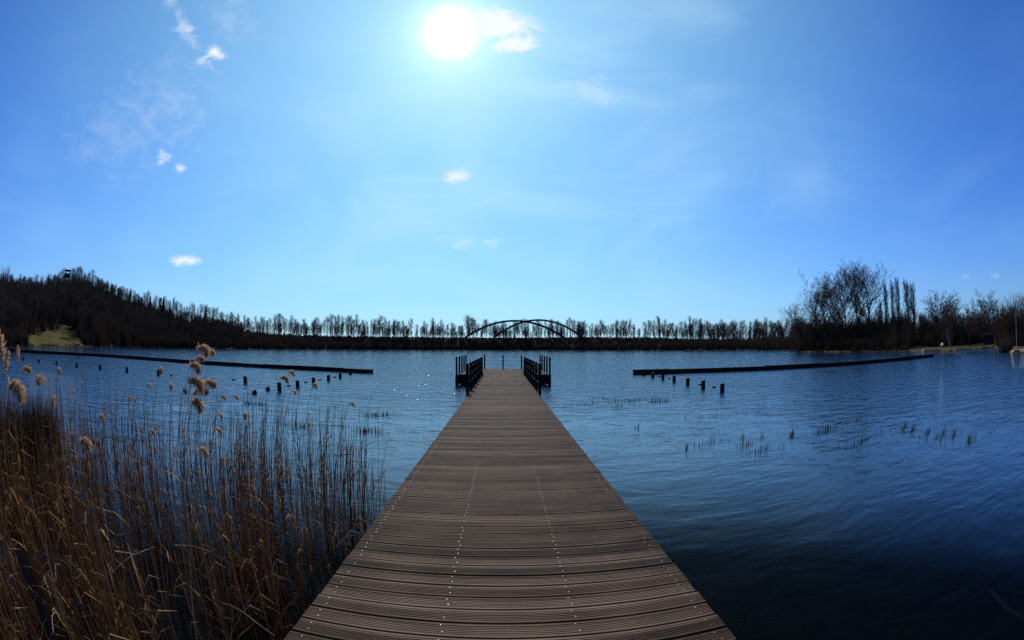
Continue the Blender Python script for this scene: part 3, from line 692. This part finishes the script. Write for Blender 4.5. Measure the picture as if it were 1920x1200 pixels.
for sx_, nm in ((-1, 'left'), (1, 'right')):
    ed = sx_ * (HW + .053)
    railing([(ed, 15.35 + k * 1.56) for k in range(8)], nm + ' railing of black posts along the walkway')
    railing([(sx_ * (PW - .02 + .07), YT + .12 + k * 1.72) for k in range(5)], nm + ' railing of black posts on the platform side')
railing([(-PW - .05 + k * (2 * PW + .1) / 4, Y1 - .05 + .1) for k in range(1, 4)], 'three black posts with wires across the platform end')

# ------------------------------------------------------------------ booms, posts, floats, ducks
def boom(pts, label):
    b = MB(); hgt = .34; wd = .22; e = None
    P_ = [Vector((p[0], p[1], 0)) for p in pts]; L = [0]
    for p, q in zip(P_[:-1], P_[1:]): L.append(L[-1] + (q - p).length)
    org = P_[0]; n = int(L[-1] / 3.0)
    def pt(d):
        for i in range(len(P_) - 1):
            if d <= L[i + 1] or i == len(P_) - 2: return P_[i].lerp(P_[i + 1], (d - L[i]) / (L[i + 1] - L[i]))
    for i in range(n):
        p, q = pt(i * L[-1] / n), pt((i + 1) * L[-1] / n); d = (q - p); ln = d.length; a = math.atan2(d.y, d.x)
        Mx = Matrix.Translation(p - org) @ Matrix.Rotation(a, 4, 'Z')
        j = random.gauss(0, .012)
        b.box(.004, ln - .004, -wd, wd, -.35, hgt - .05 + j, 0, Mx)
        b.box(-.0, ln - .012, -wd - .03, wd + .03, hgt - .047 + j, hgt + j, 0, Mx)
        if i % 2 == 0: b.tube([tuple(Mx @ Vector((0, -wd - .08, -.4))), tuple(Mx @ Vector((0, -wd - .08, hgt + .03)))], .05, 8, cap=True)
    o = link('timber_barrier', b.mesh('timber_barrier', [M['wetwood']]), loc=org); tag(o, label, 'barrier')
boom([at(695, 700), at(600, 694.5), (-24.0, 38.6), (-33, 38.3), (-41.5, 38.4), (-50, 36.8), (-55.5, 31.2), (-60, 24.5), (-66, 17)], 'long low dark timber barrier in the water left of the pier')
boom([(9.75, 35.6), (15.2, 35.4), (21.8, 34.5), (28, 33.7), (33.5, 33.4), (41.8, 33.5), (49.1, 34.4)], 'long low dark timber barrier in the water right of the pier')
def log_mesh(h, r_=.13):
    b = MB(); b.tube([(0, 0, -1.2), (0, 0, 0), (.004, 0, h * .6), (0, .004, h - .015), (0, 0, h)], [r_, r_ * 1.02, r_, r_, r_ * .93], 12, cap=True); return b.mesh('mooring_post', [M['wetwood']])
ORD = ['nearest', 'second', 'third', 'fourth', 'fifth', 'sixth', 'seventh', 'eighth', 'ninth', 'tenth', 'eleventh', 'twelfth', 'thirteenth', 'fourteenth']
LP = [(657, 702, 6), (638, 709, 8), (616, 713.5, 9), (588, 719.5, 10), (558, 726, 11), (524, 733, 14), (460, 718, 10.5), (297, 703.5, 8), (238, 697.5, 7.5), (188, 692.5, 6.5), (144, 688.5, 6), (106, 684, 5), (73, 680, 4.5), (43, 676, 4)]
def wpost(px, py, hpx, label, group, wid=None):
    p = at(px, py); d = p.length; sc_ = FP * .9 / math.hypot(d, EYE); h = hpx / sc_ * 1.0
    o = link('mooring_post', log_mesh(min(.5, max(.22, h)), .11), loc=p, rz=random.random() * 6); tag(o, label, 'post', group)
for i, (x, y, h) in enumerate(LP): wpost(x, y, h, 'short dark post in the water left of the pier, %s from the barrier end' % ('first' if i == 0 else ORD[i]), 'posts left of the pier')
for i, (x, y, h) in enumerate([(1207, 704, 6), (1224, 708, 8), (1243, 711.5, 9), (1264, 716, 10), (1289.5, 722, 11), (1318.5, 728.5, 13), (1354, 735, 14)]):
    wpost(x, y, h, 'short dark post in the water right of the pier, %s from the barrier end' % ('first' if i == 0 else ORD[i]), 'posts right of the pier')
for (x, y, h, lb) in [(477, 738.5, 7, 'rounded dark stump in the water left of the tallest left post'), (502, 732, 7, 'rounded dark stump beside the tallest left post')]:
    p = at(x, y); b = MB(); b.tube([(0, 0, -.8), (0, 0, 0), (.02, 0, .1), (.03, .01, .16), (.02, 0, .19)], [.13, .14, .14, .1, .03], 10, cap=True)
    tag(link('stump', b.mesh('stump', [M['wetwood']], True), loc=p), lb, 'stump')
fl = MB(); fl.tube([(-.14, 0, .01), (-.11, 0, .01), (0, 0, .015), (.11, 0, .01), (.14, 0, .01)], [.015, .05, .06, .05, .015], 8, cap=True); flm = fl.mesh('float', [M['wetwood']], True)
for i, (x, y, lb) in enumerate([(1237, 707, 'between the second and third'), (1254.5, 710.5, 'before the fourth'), (1313, 721.5, 'just before the sixth'), (1339, 727, 'just before the last')]):
    tag(link('float', flm, loc=at(x, y), rz=.4), 'small float low in the water %s posts right of the pier' % lb, 'float', 'floats on the right rope')
for i, (x, y, lb) in enumerate([(438, 712.5, 'left of the post'), (541, 724, 'right of the tallest post'), (573.5, 718, 'between two middle posts'), (600, 713, 'second from the barrier end'), (628, 708, 'nearest the barrier end'), (321, 704.5, 'far out on the left')]):
    tag(link('float', flm, loc=at(x, y), rz=-.3), 'small dark float left of the pier, ' + lb, 'float', 'floats on the left rope')
bm_ = MB(); bm_.tube([(0, 0, -.1), (0, 0, .02), (0, 0, .1), (0, 0, .16)], [.08, .13, .11, .03], 8, cap=True); bym = bm_.mesh('buoy', [M['wetwood']], True)
for i in range(14):
    px_ = 1755 + i * 8.3 - (i > 7) * (i - 7) * 3.2
    tag(link('buoy', bym, loc=at(px_, 664.5 - i * .15)), 'tiny dark buoy before the right lawn, %s from the barrier end' % ORDW[i], 'buoy', 'buoy line at the right barrier end')
def duck():
    b = MB(); b.tube([(-.22, 0, .12), (-.15, 0, .08), (-.03, 0, .06), (.1, 0, .07), (.17, 0, .1)], [.015, .07, .1, .085, .03], 10, cap=True)
    b.tube([(.13, 0, .1), (.17, 0, .18), (.18, 0, .23), (.21, 0, .25)], [.05, .032, .04, .035], 8, cap=True); b.tube([(.22, 0, .245), (.30, 0, .235)], [.018, .01], 6, cap=True)
    return b.mesh('duck', [M['duck']], True)
dm = duck()
for (x, y, lb) in [(973, 661, 'dark duck on the far water beyond the pier end'), (1227, 662.5, 'dark duck alone on the far water right of the pier'), (1356, 658.8, 'left one of two tiny ducks near the far right shore'), (1368, 658.6, 'right one of two tiny ducks near the far right shore')]:
    tag(link('duck', dm, loc=at(x, y), rz=random.random() * 6), lb, 'duck')

# ------------------------------------------------------------------ small things on the shores
def tower():
    r = 226; b0 = place(119, r); top = EYE + r * tan_el(120, 505); h = top - b0.z
    e = link('lookout_tower', None, loc=b0, rz=azi(119) * -1 + .4); tag(e, 'dark lookout tower among the trees on the hill top', 'tower')
    for (x, y) in ((-.8, -.8), (.8, -.8), (.8, .8), (-.8, .8)):
        m = MB(); m.tube([(x * 1.15, y * 1.15, -.5), (x, y, h - .9)], .13, 4, cap=True); link('leg', m.mesh('leg', [M['steel']]), e)
    m = MB(); k = 0; z = .5
    while z < h - 2.4:
        for (a, b_) in (((-.9, -.9), (.9, -.9)), ((.9, -.9), (.9, .9)), ((.9, .9), (-.9, .9)), ((-.9, .9), (-.9, -.9))):
            m.tube([(a[0], a[1], z), (b_[0], b_[1], z + 1.1)], .07, 3); m.tube([(b_[0], b_[1], z), (a[0], a[1], z + 1.1)], .07, 3)
        m.box(-.7, .7, -.35, .35, z + .5, z + .62); z += 1.15
    link('bracing', m.mesh('bracing', [M['steel']]), e)
    m = MB(); m.box(-1.3, 1.3, -1.3, 1.3, h - 3.5, h - 1.75); link('cabin', m.mesh('cabin', [M['steel']]), e)
    m = MB(); m.box(-1.25, 1.25, -1.25, 1.25, h - .75, h - .05); link('roof', m.mesh('roof', [M['steel']]), e)
tower()
def gp(px, r): return place(px, r)
p = gp(125.5, 121); b = MB(); b.tube([(0, 0, -.2), (.01, 0, .5), (0, 0, .86), (0, 0, .9)], [.10, .09, .10, .05], 8, cap=True)
tag(link('marker_post', b.mesh('marker_post', [M['wetwood']]), loc=p), 'short dark post standing on the sunlit grass glade', 'post')
p = gp(166, 133); b = MB(); b.tube([(-.9, 0, .35), (-.4, 0, .3), (.2, 0, .2), (.8, .1, .15)], [.05, .12, .14, .08], 7, cap=True)
b.tube([(-.6, 0, .3), (-.75, 0, .75)], [.08, .04], 5, cap=True); b.tube([(.3, 0, .2), (.5, 0, -.2)], [.08, .08], 5, cap=True); b.tube([(-.3, 0, .3), (-.35, .1, -.2)], [.07, .07], 5, cap=True)
tag(link('fallen_log', b.mesh('fallen_log', [M['wetwood']]), loc=p, rz=.9), 'dark forked fallen log at the right edge of the grass glade', 'log')
# swing frame
e = link('swing_frame', None, loc=gp(1777, 94), rz=-.9); tag(e, 'tall A shaped swing frame on the right lawn', 'swing')
for (x0, y0) in ((-1.0, -.2), (.9, .2), (-1.0, 2.6), (.9, 3.0)):
    m = MB(); m.tube([(x0, y0, -.2), (0, y0, 2.75)], .055, 6, cap=True); link('leg', m.mesh('leg', [M['white'] if x0 > 0 else M['bark']]), e)
m = MB(); m.tube([(0, -.3, 2.8), (0, 3.1, 2.8)], .06, 6, cap=True); link('crossbar', m.mesh('crossbar', [M['bark']]), e)
m = MB(); m.box(-.15, .15, 1.2, 1.7, .45, .49)
for yy in (1.25, 1.65): m.tube([(0, yy, .49), (0, yy, 2.75)], .012, 4)
link('swing_seat', m.mesh('swing_seat', [M['steel']]), e)
# small boat on the lawn, hull painted pale all over
def hull(L=2.6, W_=.55, H_=.5):
    b = MB(); n = 10
    for i in range(n + 1):
        t = i / n; x = (t - .5) * L; wv = W_ * math.sin(math.pi * min(1, .25 + t * .75)) ** .7 if t < 1 else .02; z = .12 * t * t
        for (yy, zz) in ((-wv, H_ + z), (-wv * .75, .18 + z), (0, z), (wv * .75, .18 + z), (wv, H_ + z)): b.v.append((x, yy, zz))
    for i in range(n):
        for k in range(4): a = i * 5 + k; b.f.append((a, a + 1, a + 6, a + 5)); b.mi.append(0)
        a = i * 5; b.f.append((a, a + 5, a + 9, a + 4)); b.mi.append(0)
    b.f.append((0, 1, 2, 3, 4)); b.mi.append(0); return b
e = link('rowing_boat', None, loc=gp(1766, 99) + Vector((0, 0, .35)), rz=.2); e.rotation_euler = (0, -.25, .5); tag(e, 'small upturned pale boat on the right lawn left of the swing', 'boat')
link('hull', hull(1.7, .4, .35).mesh('hull', [M['white']]), e); m = MB(); m.box(-.1, .1, -.28, .28, .30, .33); link('thwart', m.mesh('thwart', [M['bark']]), e)
# shed
e = link('shed', None, loc=gp(1863, 104), rz=-azi(1863)); tag(e, 'low dark shed under the trees behind the right lawn', 'shed')
m = MB(); m.box(-2.2, 2.2, -1.2, 1.2, -.3, 1.7); link('wall', m.mesh('wall', [M['shed']]), e)
m = MB(); m.v = [(-2.4, -1.45, 1.66), (2.4, -1.45, 1.66), (2.4, 0, 2.35), (-2.4, 0, 2.35), (2.4, 1.45, 1.66), (-2.4, 1.45, 1.66), (-2.4, -1.45, 1.74), (2.4, -1.45, 1.74), (2.4, 0, 2.43), (-2.4, 0, 2.43), (2.4, 1.45, 1.74), (-2.4, 1.45, 1.74)]
m.f = [(0, 1, 2, 3), (3, 2, 4, 5), (6, 7, 8, 9), (9, 8, 10, 11), (0, 1, 7, 6), (5, 4, 10, 11), (1, 2, 8, 7), (2, 4, 10, 8), (0, 3, 9, 6), (3, 5, 11, 9)]; m.mi = [0] * 10; link('roof', m.mesh('roof', [M['shed']]), e)
m = MB(); m.box(-.5, .4, -1.24, -1.203, -.1, 1.5); link('door', m.mesh('door', [M['wetwood']]), e)
# white mast on the right bank
e = link('flag_mast', None, loc=gp(1906, 64.5)); tag(e, 'tall thin white mast on the grassy right bank', 'mast')
m = MB(); m.tube([(0, 0, -.2), (0, 0, 2.4), (.0, 0, 5.2)], [.055, .045, .03], 8, cap=True); link('pole', m.mesh('pole', [M['white']]), e)
m = MB(); m.tube([(0, 0, -.2), (0, 0, .25), (0, 0, .42)], [.14, .14, .08], 8, cap=True); m.box(-.25, .3, -.1, .1, .02, .2); link('base', m.mesh('base', [M['white']]), e)
m = MB(); m.tube([(-.35, 0, 2.25), (.35, 0, 2.25)], .025, 6, cap=True); link('crosstree', m.mesh('crosstree', [M['white']]), e)
# leaning pale post with a rail at the water's edge
pp = at(1863.5, 662); e = link('landing_rail', None, loc=pp, rz=-azi(1864)); tag(e, 'leaning pale post with a level rail at the edge of the right bank', 'rail')
m = MB(); m.tube([(-.05, 0, -.3), (.25, 0, 1.25)], .04, 6, cap=True); link('post', m.mesh('post', [M['white']]), e)
m = MB(); m.tube([(.03, 0, .30), (1.15, .3, .38)], .025, 6, cap=True); link('rail', m.mesh('rail', [M['white']]), e)
# caravan behind the bush
e = link('caravan', None, loc=gp(1900, 86), rz=-azi(1900) + .3); tag(e, 'pale caravan half hidden behind the bush on the right bank', 'caravan')
m = MB(); pr = [(-1.4, .5), (-1.5, 1.0), (-1.2, 1.9), (1.2, 1.95), (1.5, 1.3), (1.4, .5)]
for yy in (-.9, .9):
    for (x, z) in pr: m.v.append((x, yy, z))
m.f = [(0, 1, 2, 3, 4, 5), (11, 10, 9, 8, 7, 6)] + [(i, 6 + i, 6 + (i + 1) % 6, (i + 1) % 6) for i in range(6)]; m.mi = [0] * 8; link('body', m.mesh('body', [M['white']]), e)
m = MB(); m.box(-.9, .1, -.925, -.903, 1.15, 1.65); m.box(.4, 1.0, -.925, -.903, 1.15, 1.65); link('window', m.mesh('window', [M['steel']]), e)
for x in (-.3, .4):
    m = MB(); m.tube([(x, -.88, .33), (x, -.7, .33)], .33, 14, cap=True); link('wheel', m.mesh('wheel', [M['steel']]), e)
# reddish bush at the tip of the right bank
bp_ = []
for i in range(60):
    q = gp(random.uniform(1874, 1897), random.uniform(63.5, 74)); bp_.append(tuple(q))
scatter_brush('shore_bush', np.array(bp_), RNG.uniform(.8, 1.9, 60), 44, 'reddish brown leafless scrub on the tip of the right bank', 'scrub', .02)

# ------------------------------------------------------------------ reeds
def bent(p, h, lean, az, droop=0., n=6):
    pts = []; x, y, z = p; a = lean * .35; st = (h - z) / n if z < 0 else h / n
    for i in range(n + 1):
        pts.append((x, y, z)); a_ = a + (lean * 1.3 - a) * (i / n) + droop * (i / n) ** 3
        x += math.sin(a_) * math.cos(az) * st; y += math.sin(a_) * math.sin(az) * st; z += math.cos(a_) * st
    return pts
EDGE = [(-30, 1.5), (-14, 3.0), (-10, 4.0), (-7.5, 5.2), (-6, 6.2), (-4.5, 6.9), (-3.2, 6.7), (-2.2, 6.4), (-1.3, 5.6)]
def reed_edge(x): return float(np.interp(x, [a for a, b in EDGE], [b for a, b in EDGE]))
rb = MB(); cnt = 0
clump = [(random.uniform(-13, -1.5), random.uniform(-2, 9)) for _ in range(170)]
while cnt < 6600:
    if random.random() < .62:
        cx, cy = random.choice(clump); x, y = random.gauss(cx, .19), random.gauss(cy, .19)
    else:
        x = -1.35 - random.random() ** 1.1 * 15; y = random.uniform(-2.0, 9.0)
    ed = reed_edge(x)
    if x > -1.42 - y * .02 or y > ed or x < -17 or math.hypot(x, y) < 1.5: continue
    f = (ed - y)
    if f < 1.4 and random.random() > .2 + f * .5: continue
    if x > -2.1 and y < 3.5 and random.random() < .5: continue
    z0 = -.3; hh = random.gauss(1.15, .25) if random.random() < .8 else random.gauss(.6, .2)
    if x < -6.5: hh *= .93
    hh = max(.25, min(1.75, hh)); lean = abs(random.gauss(.10, .07)); az = random.gauss(.1, .7)
    if random.random() < .06: lean = random.uniform(.5, 1.2); az = random.random() * 6.28; hh *= .8
    pts = bent((x, y, z0), hh, lean, az); r0 = random.uniform(.0034, .0058)
    u = random.random(); mi_ = 0 if u < .38 else 1 if u < .68 else 2 if u < .77 else 3 if u < .95 else 4 if u < .965 else 0
    rb.tube(pts, [r0 * (1 - .55 * i / 6) for i in range(7)], 3, mi_)
    for q in range(random.choice((0, 0, 1, 1, 2))):                       # dry leaf blades hugging the stem
        k = random.randint(2, 5); b0 = pts[k]; la = random.random() * 6.28; L = random.uniform(.15, .38); up_ = random.uniform(.4, 1.0)
        c1 = (b0[0] + math.cos(la) * L * .35, b0[1] + math.sin(la) * L * .35, b0[2] + L * .45 * up_)
        c2 = (b0[0] + math.cos(la) * L * .8, b0[1] + math.sin(la) * L * .8, b0[2] + L * .45 * up_ - L * random.uniform(-.3, .5))
        rb.ribbon([b0, c1, c2], [.004, .0062, .001], (-math.sin(la) * .8, math.cos(la) * .8, .5), mi_)
    cnt += 1
tag(link('reed_bed', rb.mesh('reed_bed', REED)), 'thick bed of dry brown reeds in the shallow water left of the pier', 'reeds', kind='stuff')
# broken stems lying across the bed, their sunlit paleness painted in
for i, (xa, ya, xb, yb, lb) in enumerate([(415, 1130, 515, 1192, 'pale broken reed stem lying low by the pier foot'), (205, 1080, 290, 1025, 'pale slanting broken reed over the dark near reeds'),
        (630, 1027, 668, 1003, 'pale bent reed stem touching the pier edge'), (95, 1120, 82, 1080, 'pale upright broken blade among the near left reeds'), (10, 1020, 30, 1060, 'pale broken blade at the far left near edge'),
        (130, 905, 165, 955, 'pale slanting blade in the upper left reeds'), (105, 1150, 100, 1185, 'short pale broken stem near the lower left corner')]):
    a = at(xa, ya, .35); b_ = at(xb, yb, .45); mb = MB(); mid = a.lerp(b_, .5) + Vector((0, 0, .05)); org = a.copy()
    mb.tube([tuple(a - org), tuple(a.lerp(mid, .5) - org + Vector((0, .01, .01))), tuple(mid - org), tuple(b_ - org)], [.0045, .0042, .004, .002], 4, 0)
    mb.ribbon([tuple(mid - org), tuple(mid - org + Vector((.05, .03, .06))), tuple(mid - org + Vector((.14, .05, .02)))], [.006, .007, .001], (0, .7, .7), 0)
    tag(link('broken_reed', mb.mesh('broken_reed', [REED[5]]), loc=org), lb, 'reed stem', 'broken pale reed stems')
# plumed reeds
def plume_mesh(L=.26, n=260, style=0):
    b = MB(); pts = []; x = z = 0.; a = .25 if style < 2 else .1
    for i in range(9):
        pts.append((x, 0, z)); a += (.24 if style == 0 else .34 if style == 1 else .06); x += math.sin(a) * L / 8; z += math.cos(a) * L / 8
    b.tube(pts, [.003] * 8 + [.001], 3)
    for k in range(n):
        t = random.random() ** .85; f = t * 8; i = min(7, int(f)); p = Vector(pts[i]).lerp(Vector(pts[i + 1]), f - i)
        d = (Vector(pts[i + 1]) - Vector(pts[i])).normalized()
        sp = Vector((random.gauss(0, 1), random.gauss(0, 1), random.gauss(0, 1))).normalized()
        env = math.sin(math.pi * min(1, .12 + t * .88)) ** .6
        l = L * (.42 if style < 2 else .24) * random.uniform(.5, 1.1) * (.35 + .75 * env)
        d1 = (d * .8 + sp * .75).normalized(); c1 = p + d1 * l * .5; d2 = (d1 + Vector((.15, 0, -.75 if style < 2 else -.2))).normalized(); c2 = c1 + d2 * l * .5
        sd_ = d1.cross(Vector((random.gauss(0, 1), random.gauss(0, 1), random.gauss(0, 1)))).normalized()
        b.ribbon([tuple(p), tuple(c1), tuple(c2)], [.0016, .0034, .0012], tuple(sd_))
    return b.mesh('plume', [M['plume']])
PLM = [plume_mesh(.26, 420, 0), plume_mesh(.24, 380, 1), plume_mesh(.22, 260, 2), plume_mesh(.15, 170, 1)]
# photo point of the plume, distance, plume kind, size, tilt of the plume, where it grows from
PLUMES = [(370, 648, 5.6, 1, 1.15, 'topmost drooping plume of the tall cluster'), (395, 660, 5.8, 0, .8, 'narrow plume just right of the topmost one'), (355, 680, 5.6, 1, 1.1, 'broad plume below the topmost one'),
 (368, 672, 5.9, 0, .8, 'small plume between the two top ones'), (352, 708, 5.4, 1, 1.35, 'largest shaggy plume in the middle of the tall cluster'), (380, 718, 5.7, 0, 1.1, 'reddish plume right of the largest shaggy one'),
 (343, 725, 5.5, 3, .9, 'small dark plume at the left of the tall cluster'), (362, 733, 5.6, 0, 1.0, 'plume second from the bottom of the tall cluster'), (360, 747, 5.3, 1, 1.25, 'lowest bright brown plume of the tall cluster'),
 (320, 716, 5.8, 3, 1.0, 'small pale plume left of the tall cluster'), (300, 686, 6.2, 3, 1.1, 'flat plume in front of the long barrier'), (540, 692, 6.6, 3, 1.1, 'plume crossing the barrier left of its end'),
 (525, 705, 6.2, 1, .8, 'plume just above the tallest left post'), (586, 716, 6.4, 3, .95, 'plume beside the middle posts'), (545, 730, 6.4, 3, .8, 'small plume right of the tallest left post'),
 (414, 738, 6.4, 3, .9, 'small plume right of the tall cluster'), (435, 738, 6.4, 3, .9, 'second small plume right of the tall cluster'), (458, 770, 5.6, 3, 1.0, 'plume above the green shoots'), (405, 773, 5.6, 3, .8, 'faint plume under the tall cluster'),
 (654, 752, 6.0, 3, .8, 'small lone plume nearest the pier'), (400, 800, 5.0, 3, .9, 'dark plume at the right middle of the bed'), (370, 835, 4.6, 3, 1.2, 'tan plume low in the bed'), (150, 820, 4.6, 1, 1.0, 'drooping plume left of the bed middle'),
 (185, 773, 5.0, 3, 1.0, 'plume above the left bed'), (278, 803, 5.0, 3, .8, 'faint plume in the middle of the bed'), (80, 711, 4.8, 0, .9, 'long flat plume above the rush tuft'), (100, 738, 4.9, 3, 1.1, 'oval plume right of the rush tuft'),
 (42, 731, 4.6, 3, 1.1, 'plume just behind the rush tuft'), (15, 714, 3.9, 1, 1.25, 'big round plume at the left edge'), (6, 664, 3.9, 2, 1.4, 'tall upright plume at the left edge'), (33, 670, 4.6, 2, .8, 'slim upright plume near the left edge'),
 (8, 690, 4.0, 2, 1.0, 'slim plume below the tall left edge one'), (43, 692, 4.8, 0, .7, 'slanting brown plume near the left edge'), (108, 687, 5.6, 3, .9, 'small plume in front of the left posts'), (154, 715, 5.6, 3, .6, 'tiny plume below the left posts'),
 (240, 741, 5.4, 3, .6, 'pale tiny plume left of the middle'), (252, 744, 5.5, 3, .6, 'pale tiny plume right of its twin'), (274, 717, 5.8, 3, .7, 'small plume below the barrier'), (130, 728, 5.4, 3, .6, 'tiny faint plume over the rushes')]
for i, (px_, py_, d, k, s_, lb) in enumerate(PLUMES):
    v = ray(px_, py_); t = d / math.hypot(v.x, v.y); hd = Vector((v.x * t, v.y * t, EYE + v.z * t))
    ht = hd.z; off = Vector((-.42 * random.uniform(.5, 1.2), random.uniform(-.2, .1), 0)) * (ht / 2)
    e = link('plumed_reed', None, loc=(hd.x + off.x, hd.y + off.y, 0)); tag(e, 'plumed reed with ' + lb, 'reed', 'plumed reeds')
    tip = -off + Vector((0, 0, ht - .06 * s_)); m = MB(); b0 = Vector((0, 0, -.3)); c = Vector((-off.x * .25, -off.y * .25, ht * .55)); pts = []
    for q in range(9):
        u = q / 8; pts.append(tuple(b0 * (1 - u) ** 2 + c * 2 * u * (1 - u) + tip * u * u))
    m.tube(pts, [.0042 * (1 - .5 * q / 8) for q in range(9)], 4)
    link('stem', m.mesh('stem', [REED[3 if i % 2 else 1]]), e)
    pl = link('plume', PLM[k], e, loc=tip, rz=random.gauss(0, .5), sca=s_ * .88)
    m = MB(); kk = random.randint(3, 5); b1 = pts[kk]; la = random.gauss(.2, .9); L = .35
    m.ribbon([b1, (b1[0] + math.cos(la) * L * .4, b1[1] + math.sin(la) * L * .4, b1[2] + .2), (b1[0] + math.cos(la) * L * .9, b1[1] + math.sin(la) * L * .9, b1[2] + .12)], [.005, .007, .001], (-math.sin(la), math.cos(la), .3))
    link('leaf', m.mesh('leaf', [REED[0]]), e)
# rush tufts at the left
for (cx, rw, hmax, lb) in [((18, 905), .5, 1.2, 'dense brown rush tuft at the left edge'), ((58, 900), .60, 1.38, 'tall dark green brown rush tuft, the biggest at the left'), ((92, 895), .36, 1.3, 'narrow dark rush tuft right of the biggest')]:
    o_ = at(*cx); b = MB()
    for k in range(900):
        a = random.random() * 6.283; q = random.random() ** .5 * rw; h = hmax * random.uniform(.55, 1.0)
        b.tube(bent((q * math.cos(a), q * math.sin(a), -.2), h, abs(random.gauss(.03, .05)), a, 0, 4), [.0042, .004, .0034, .0026, .0008], 3, random.choice((0, 1, 1, 2, 2, 2, 1)))
    tag(link('rush_tuft', b.mesh('rush_tuft', [REED[0], REED[3], simple('rush_green', (.035, .04, .015), .6, (.05, .035, .015), 6, transl=.2)]), loc=o_), lb, 'rushes', 'rush tufts')
# young green shoots
SH = [(1083, 761, 6, .5, 'sparse shoots nearest the pier on the right'), (1108, 757, 5, .4, 'few shoots right of the sparse nearest ones'), (1118, 748, 6, .3, 'short shoots above the sparse ones'), (1142, 748, 9, .3, 'small dense shoots left of the long clump'), (1157, 752, 14, .3, 'dense shoots in the long clump, left end'),
 (1155, 763, 10, .35, 'lower shoots under the long clump'), (1188, 752, 14, .35, 'dense shoots, left of the tallest clump'), (1208, 750, 14, .4, 'spaced shoots just left of the tallest clump'), (1229, 753, 18, .28, 'tallest dense shoots of the long clump'), (1246, 753, 18, .3, 'right end of the long dense clump'),
 (1196, 802, 3, .05, 'single dark shoot alone between pier and right beds'), (1293, 840, 4, .2, 'pair of small shoots low in the middle'), (1326, 832, 5, .3, 'few shoots left of the tall single ones'), (1392, 822, 4, .1, 'tall thin shoots standing alone'), (1430, 818, 4, .1, 'small shoots right of the tall thin ones'),
 (1400, 835, 5, .2, 'three low shoots under the tall thin ones'), (1428, 845, 9, .35, 'low shoots at the front of the right water'), (1484, 817, 9, .12, 'compact green shoots alone on the right'), (1550, 806, 20, .35, 'wide green clump in the right middle'), (1615, 828, 12, .35, 'leaning shoots below the wide clump'),
 (1610, 787, 9, .45, 'brownish shoots behind the wide clump'), (1695, 802, 14, .4, 'green shoots at the left end of the long right row'), (1712, 806, 9, .2, 'dark shoots second in the long right row'), (1740, 812, 9, .4, 'shoots third in the long right row'), (1765, 815, 12, .4, 'shoots in the middle of the long right row'),
 (1787, 818, 10, .35, 'shoots near the right end of the long row'), (1818, 826, 16, .3, 'thick shoots at the right end of the long row'), (1340, 780, 8, .9, 'scattered tiny shoots far out on the right'), (1390, 742, 4, .5, 'tiny shoots beyond the last right post'),
 (465, 757, 10, .15, 'small dark green clump left of its larger neighbour'), (484, 759, 20, .25, 'dense dark green clump below the tallest left post'), (700, 780, 14, .2, 'green shoots left of pier, left half of the pair'), (724, 778, 14, .2, 'green shoots left of pier, right half of the pair'),
 (686, 808, 12, .25, 'lower green shoots left of the pier'), (700, 811, 10, .15, 'lower dense green shoots left of the pier'), (543, 797, 12, .15, 'dark shoots among reed tops'), (575, 800, 10, .15, 'dark shoots right of those among reed tops'), (672, 746, 3, .15, 'first of three tiny far shoots'), (682, 746, 3, .1, 'second of three tiny far shoots'), (692, 746, 3, .1, 'third of three tiny far shoots'),
 (517, 772, 10, .5, 'scattered shoots behind the reed tops'), (160, 830, 26, .35, 'yellow green shoots inside the left bed')]
for i, (px_, py_, n_, sp, lb) in enumerate(SH):
    o_ = at(px_, py_); d = o_.length; b = MB(); hs = .14 if d > 14 else .15
    if 'tiny' in lb: hs = .11
    for k in range(max(7, int(n_ * 2.2))):
        x = random.gauss(0, sp * .85); y = .12 * math.sin(x * 5) + random.gauss(0, .012 + sp * .04); h = hs * random.uniform(.4, 1.25); ln = abs(random.gauss(.05, .08)); a = random.random() * 6.28
        pts = bent((x, y, -.1), h, ln, a, 0, 3); b.tube(pts, [.008, .009, .006, .001], 3, 0 if random.random() < .7 else 1)
    rz_ = [(-2.4 * sp + 4.8 * sp * q / 16) for q in range(17)]; b.tube([(x, .12 * math.sin(x * 5), -.12) for x in rz_], .03 + sp * .1, 6, 1, cap=True)
    tag(link('reed_shoots', b.mesh('reed_shoots', [M['shoot'], REED[3]]), loc=o_), lb, 'shoots', 'clumps of young shoots in the water')
# submerged branch and a few bits in the shallow right corner
b = MB(); o_ = at(1900, 1150, -.2); b.tube([(-.5, -.1, 0), (-.2, 0, .03), (.1, .05, .02), (.5, .0, .04)], [.01, .02, .024, .02], 7, cap=True)
tag(link('sunken_branch', b.mesh('sunken_branch', [M['wetwood']]), loc=o_, rz=1.3), 'brown branch under the water in the lower right corner', 'branch')
o_ = at(1676, 927, 0); b = MB(); b.tube([(0, 0, -.05), (.0, 0, .05), (.006, 0, .11)], [.005, .005, .001], 4); tag(link('reed_sprig', b.mesh('reed_sprig', [REED[5]]), loc=o_), 'tiny pale sprig standing alone in the dark near right water', 'sprig')
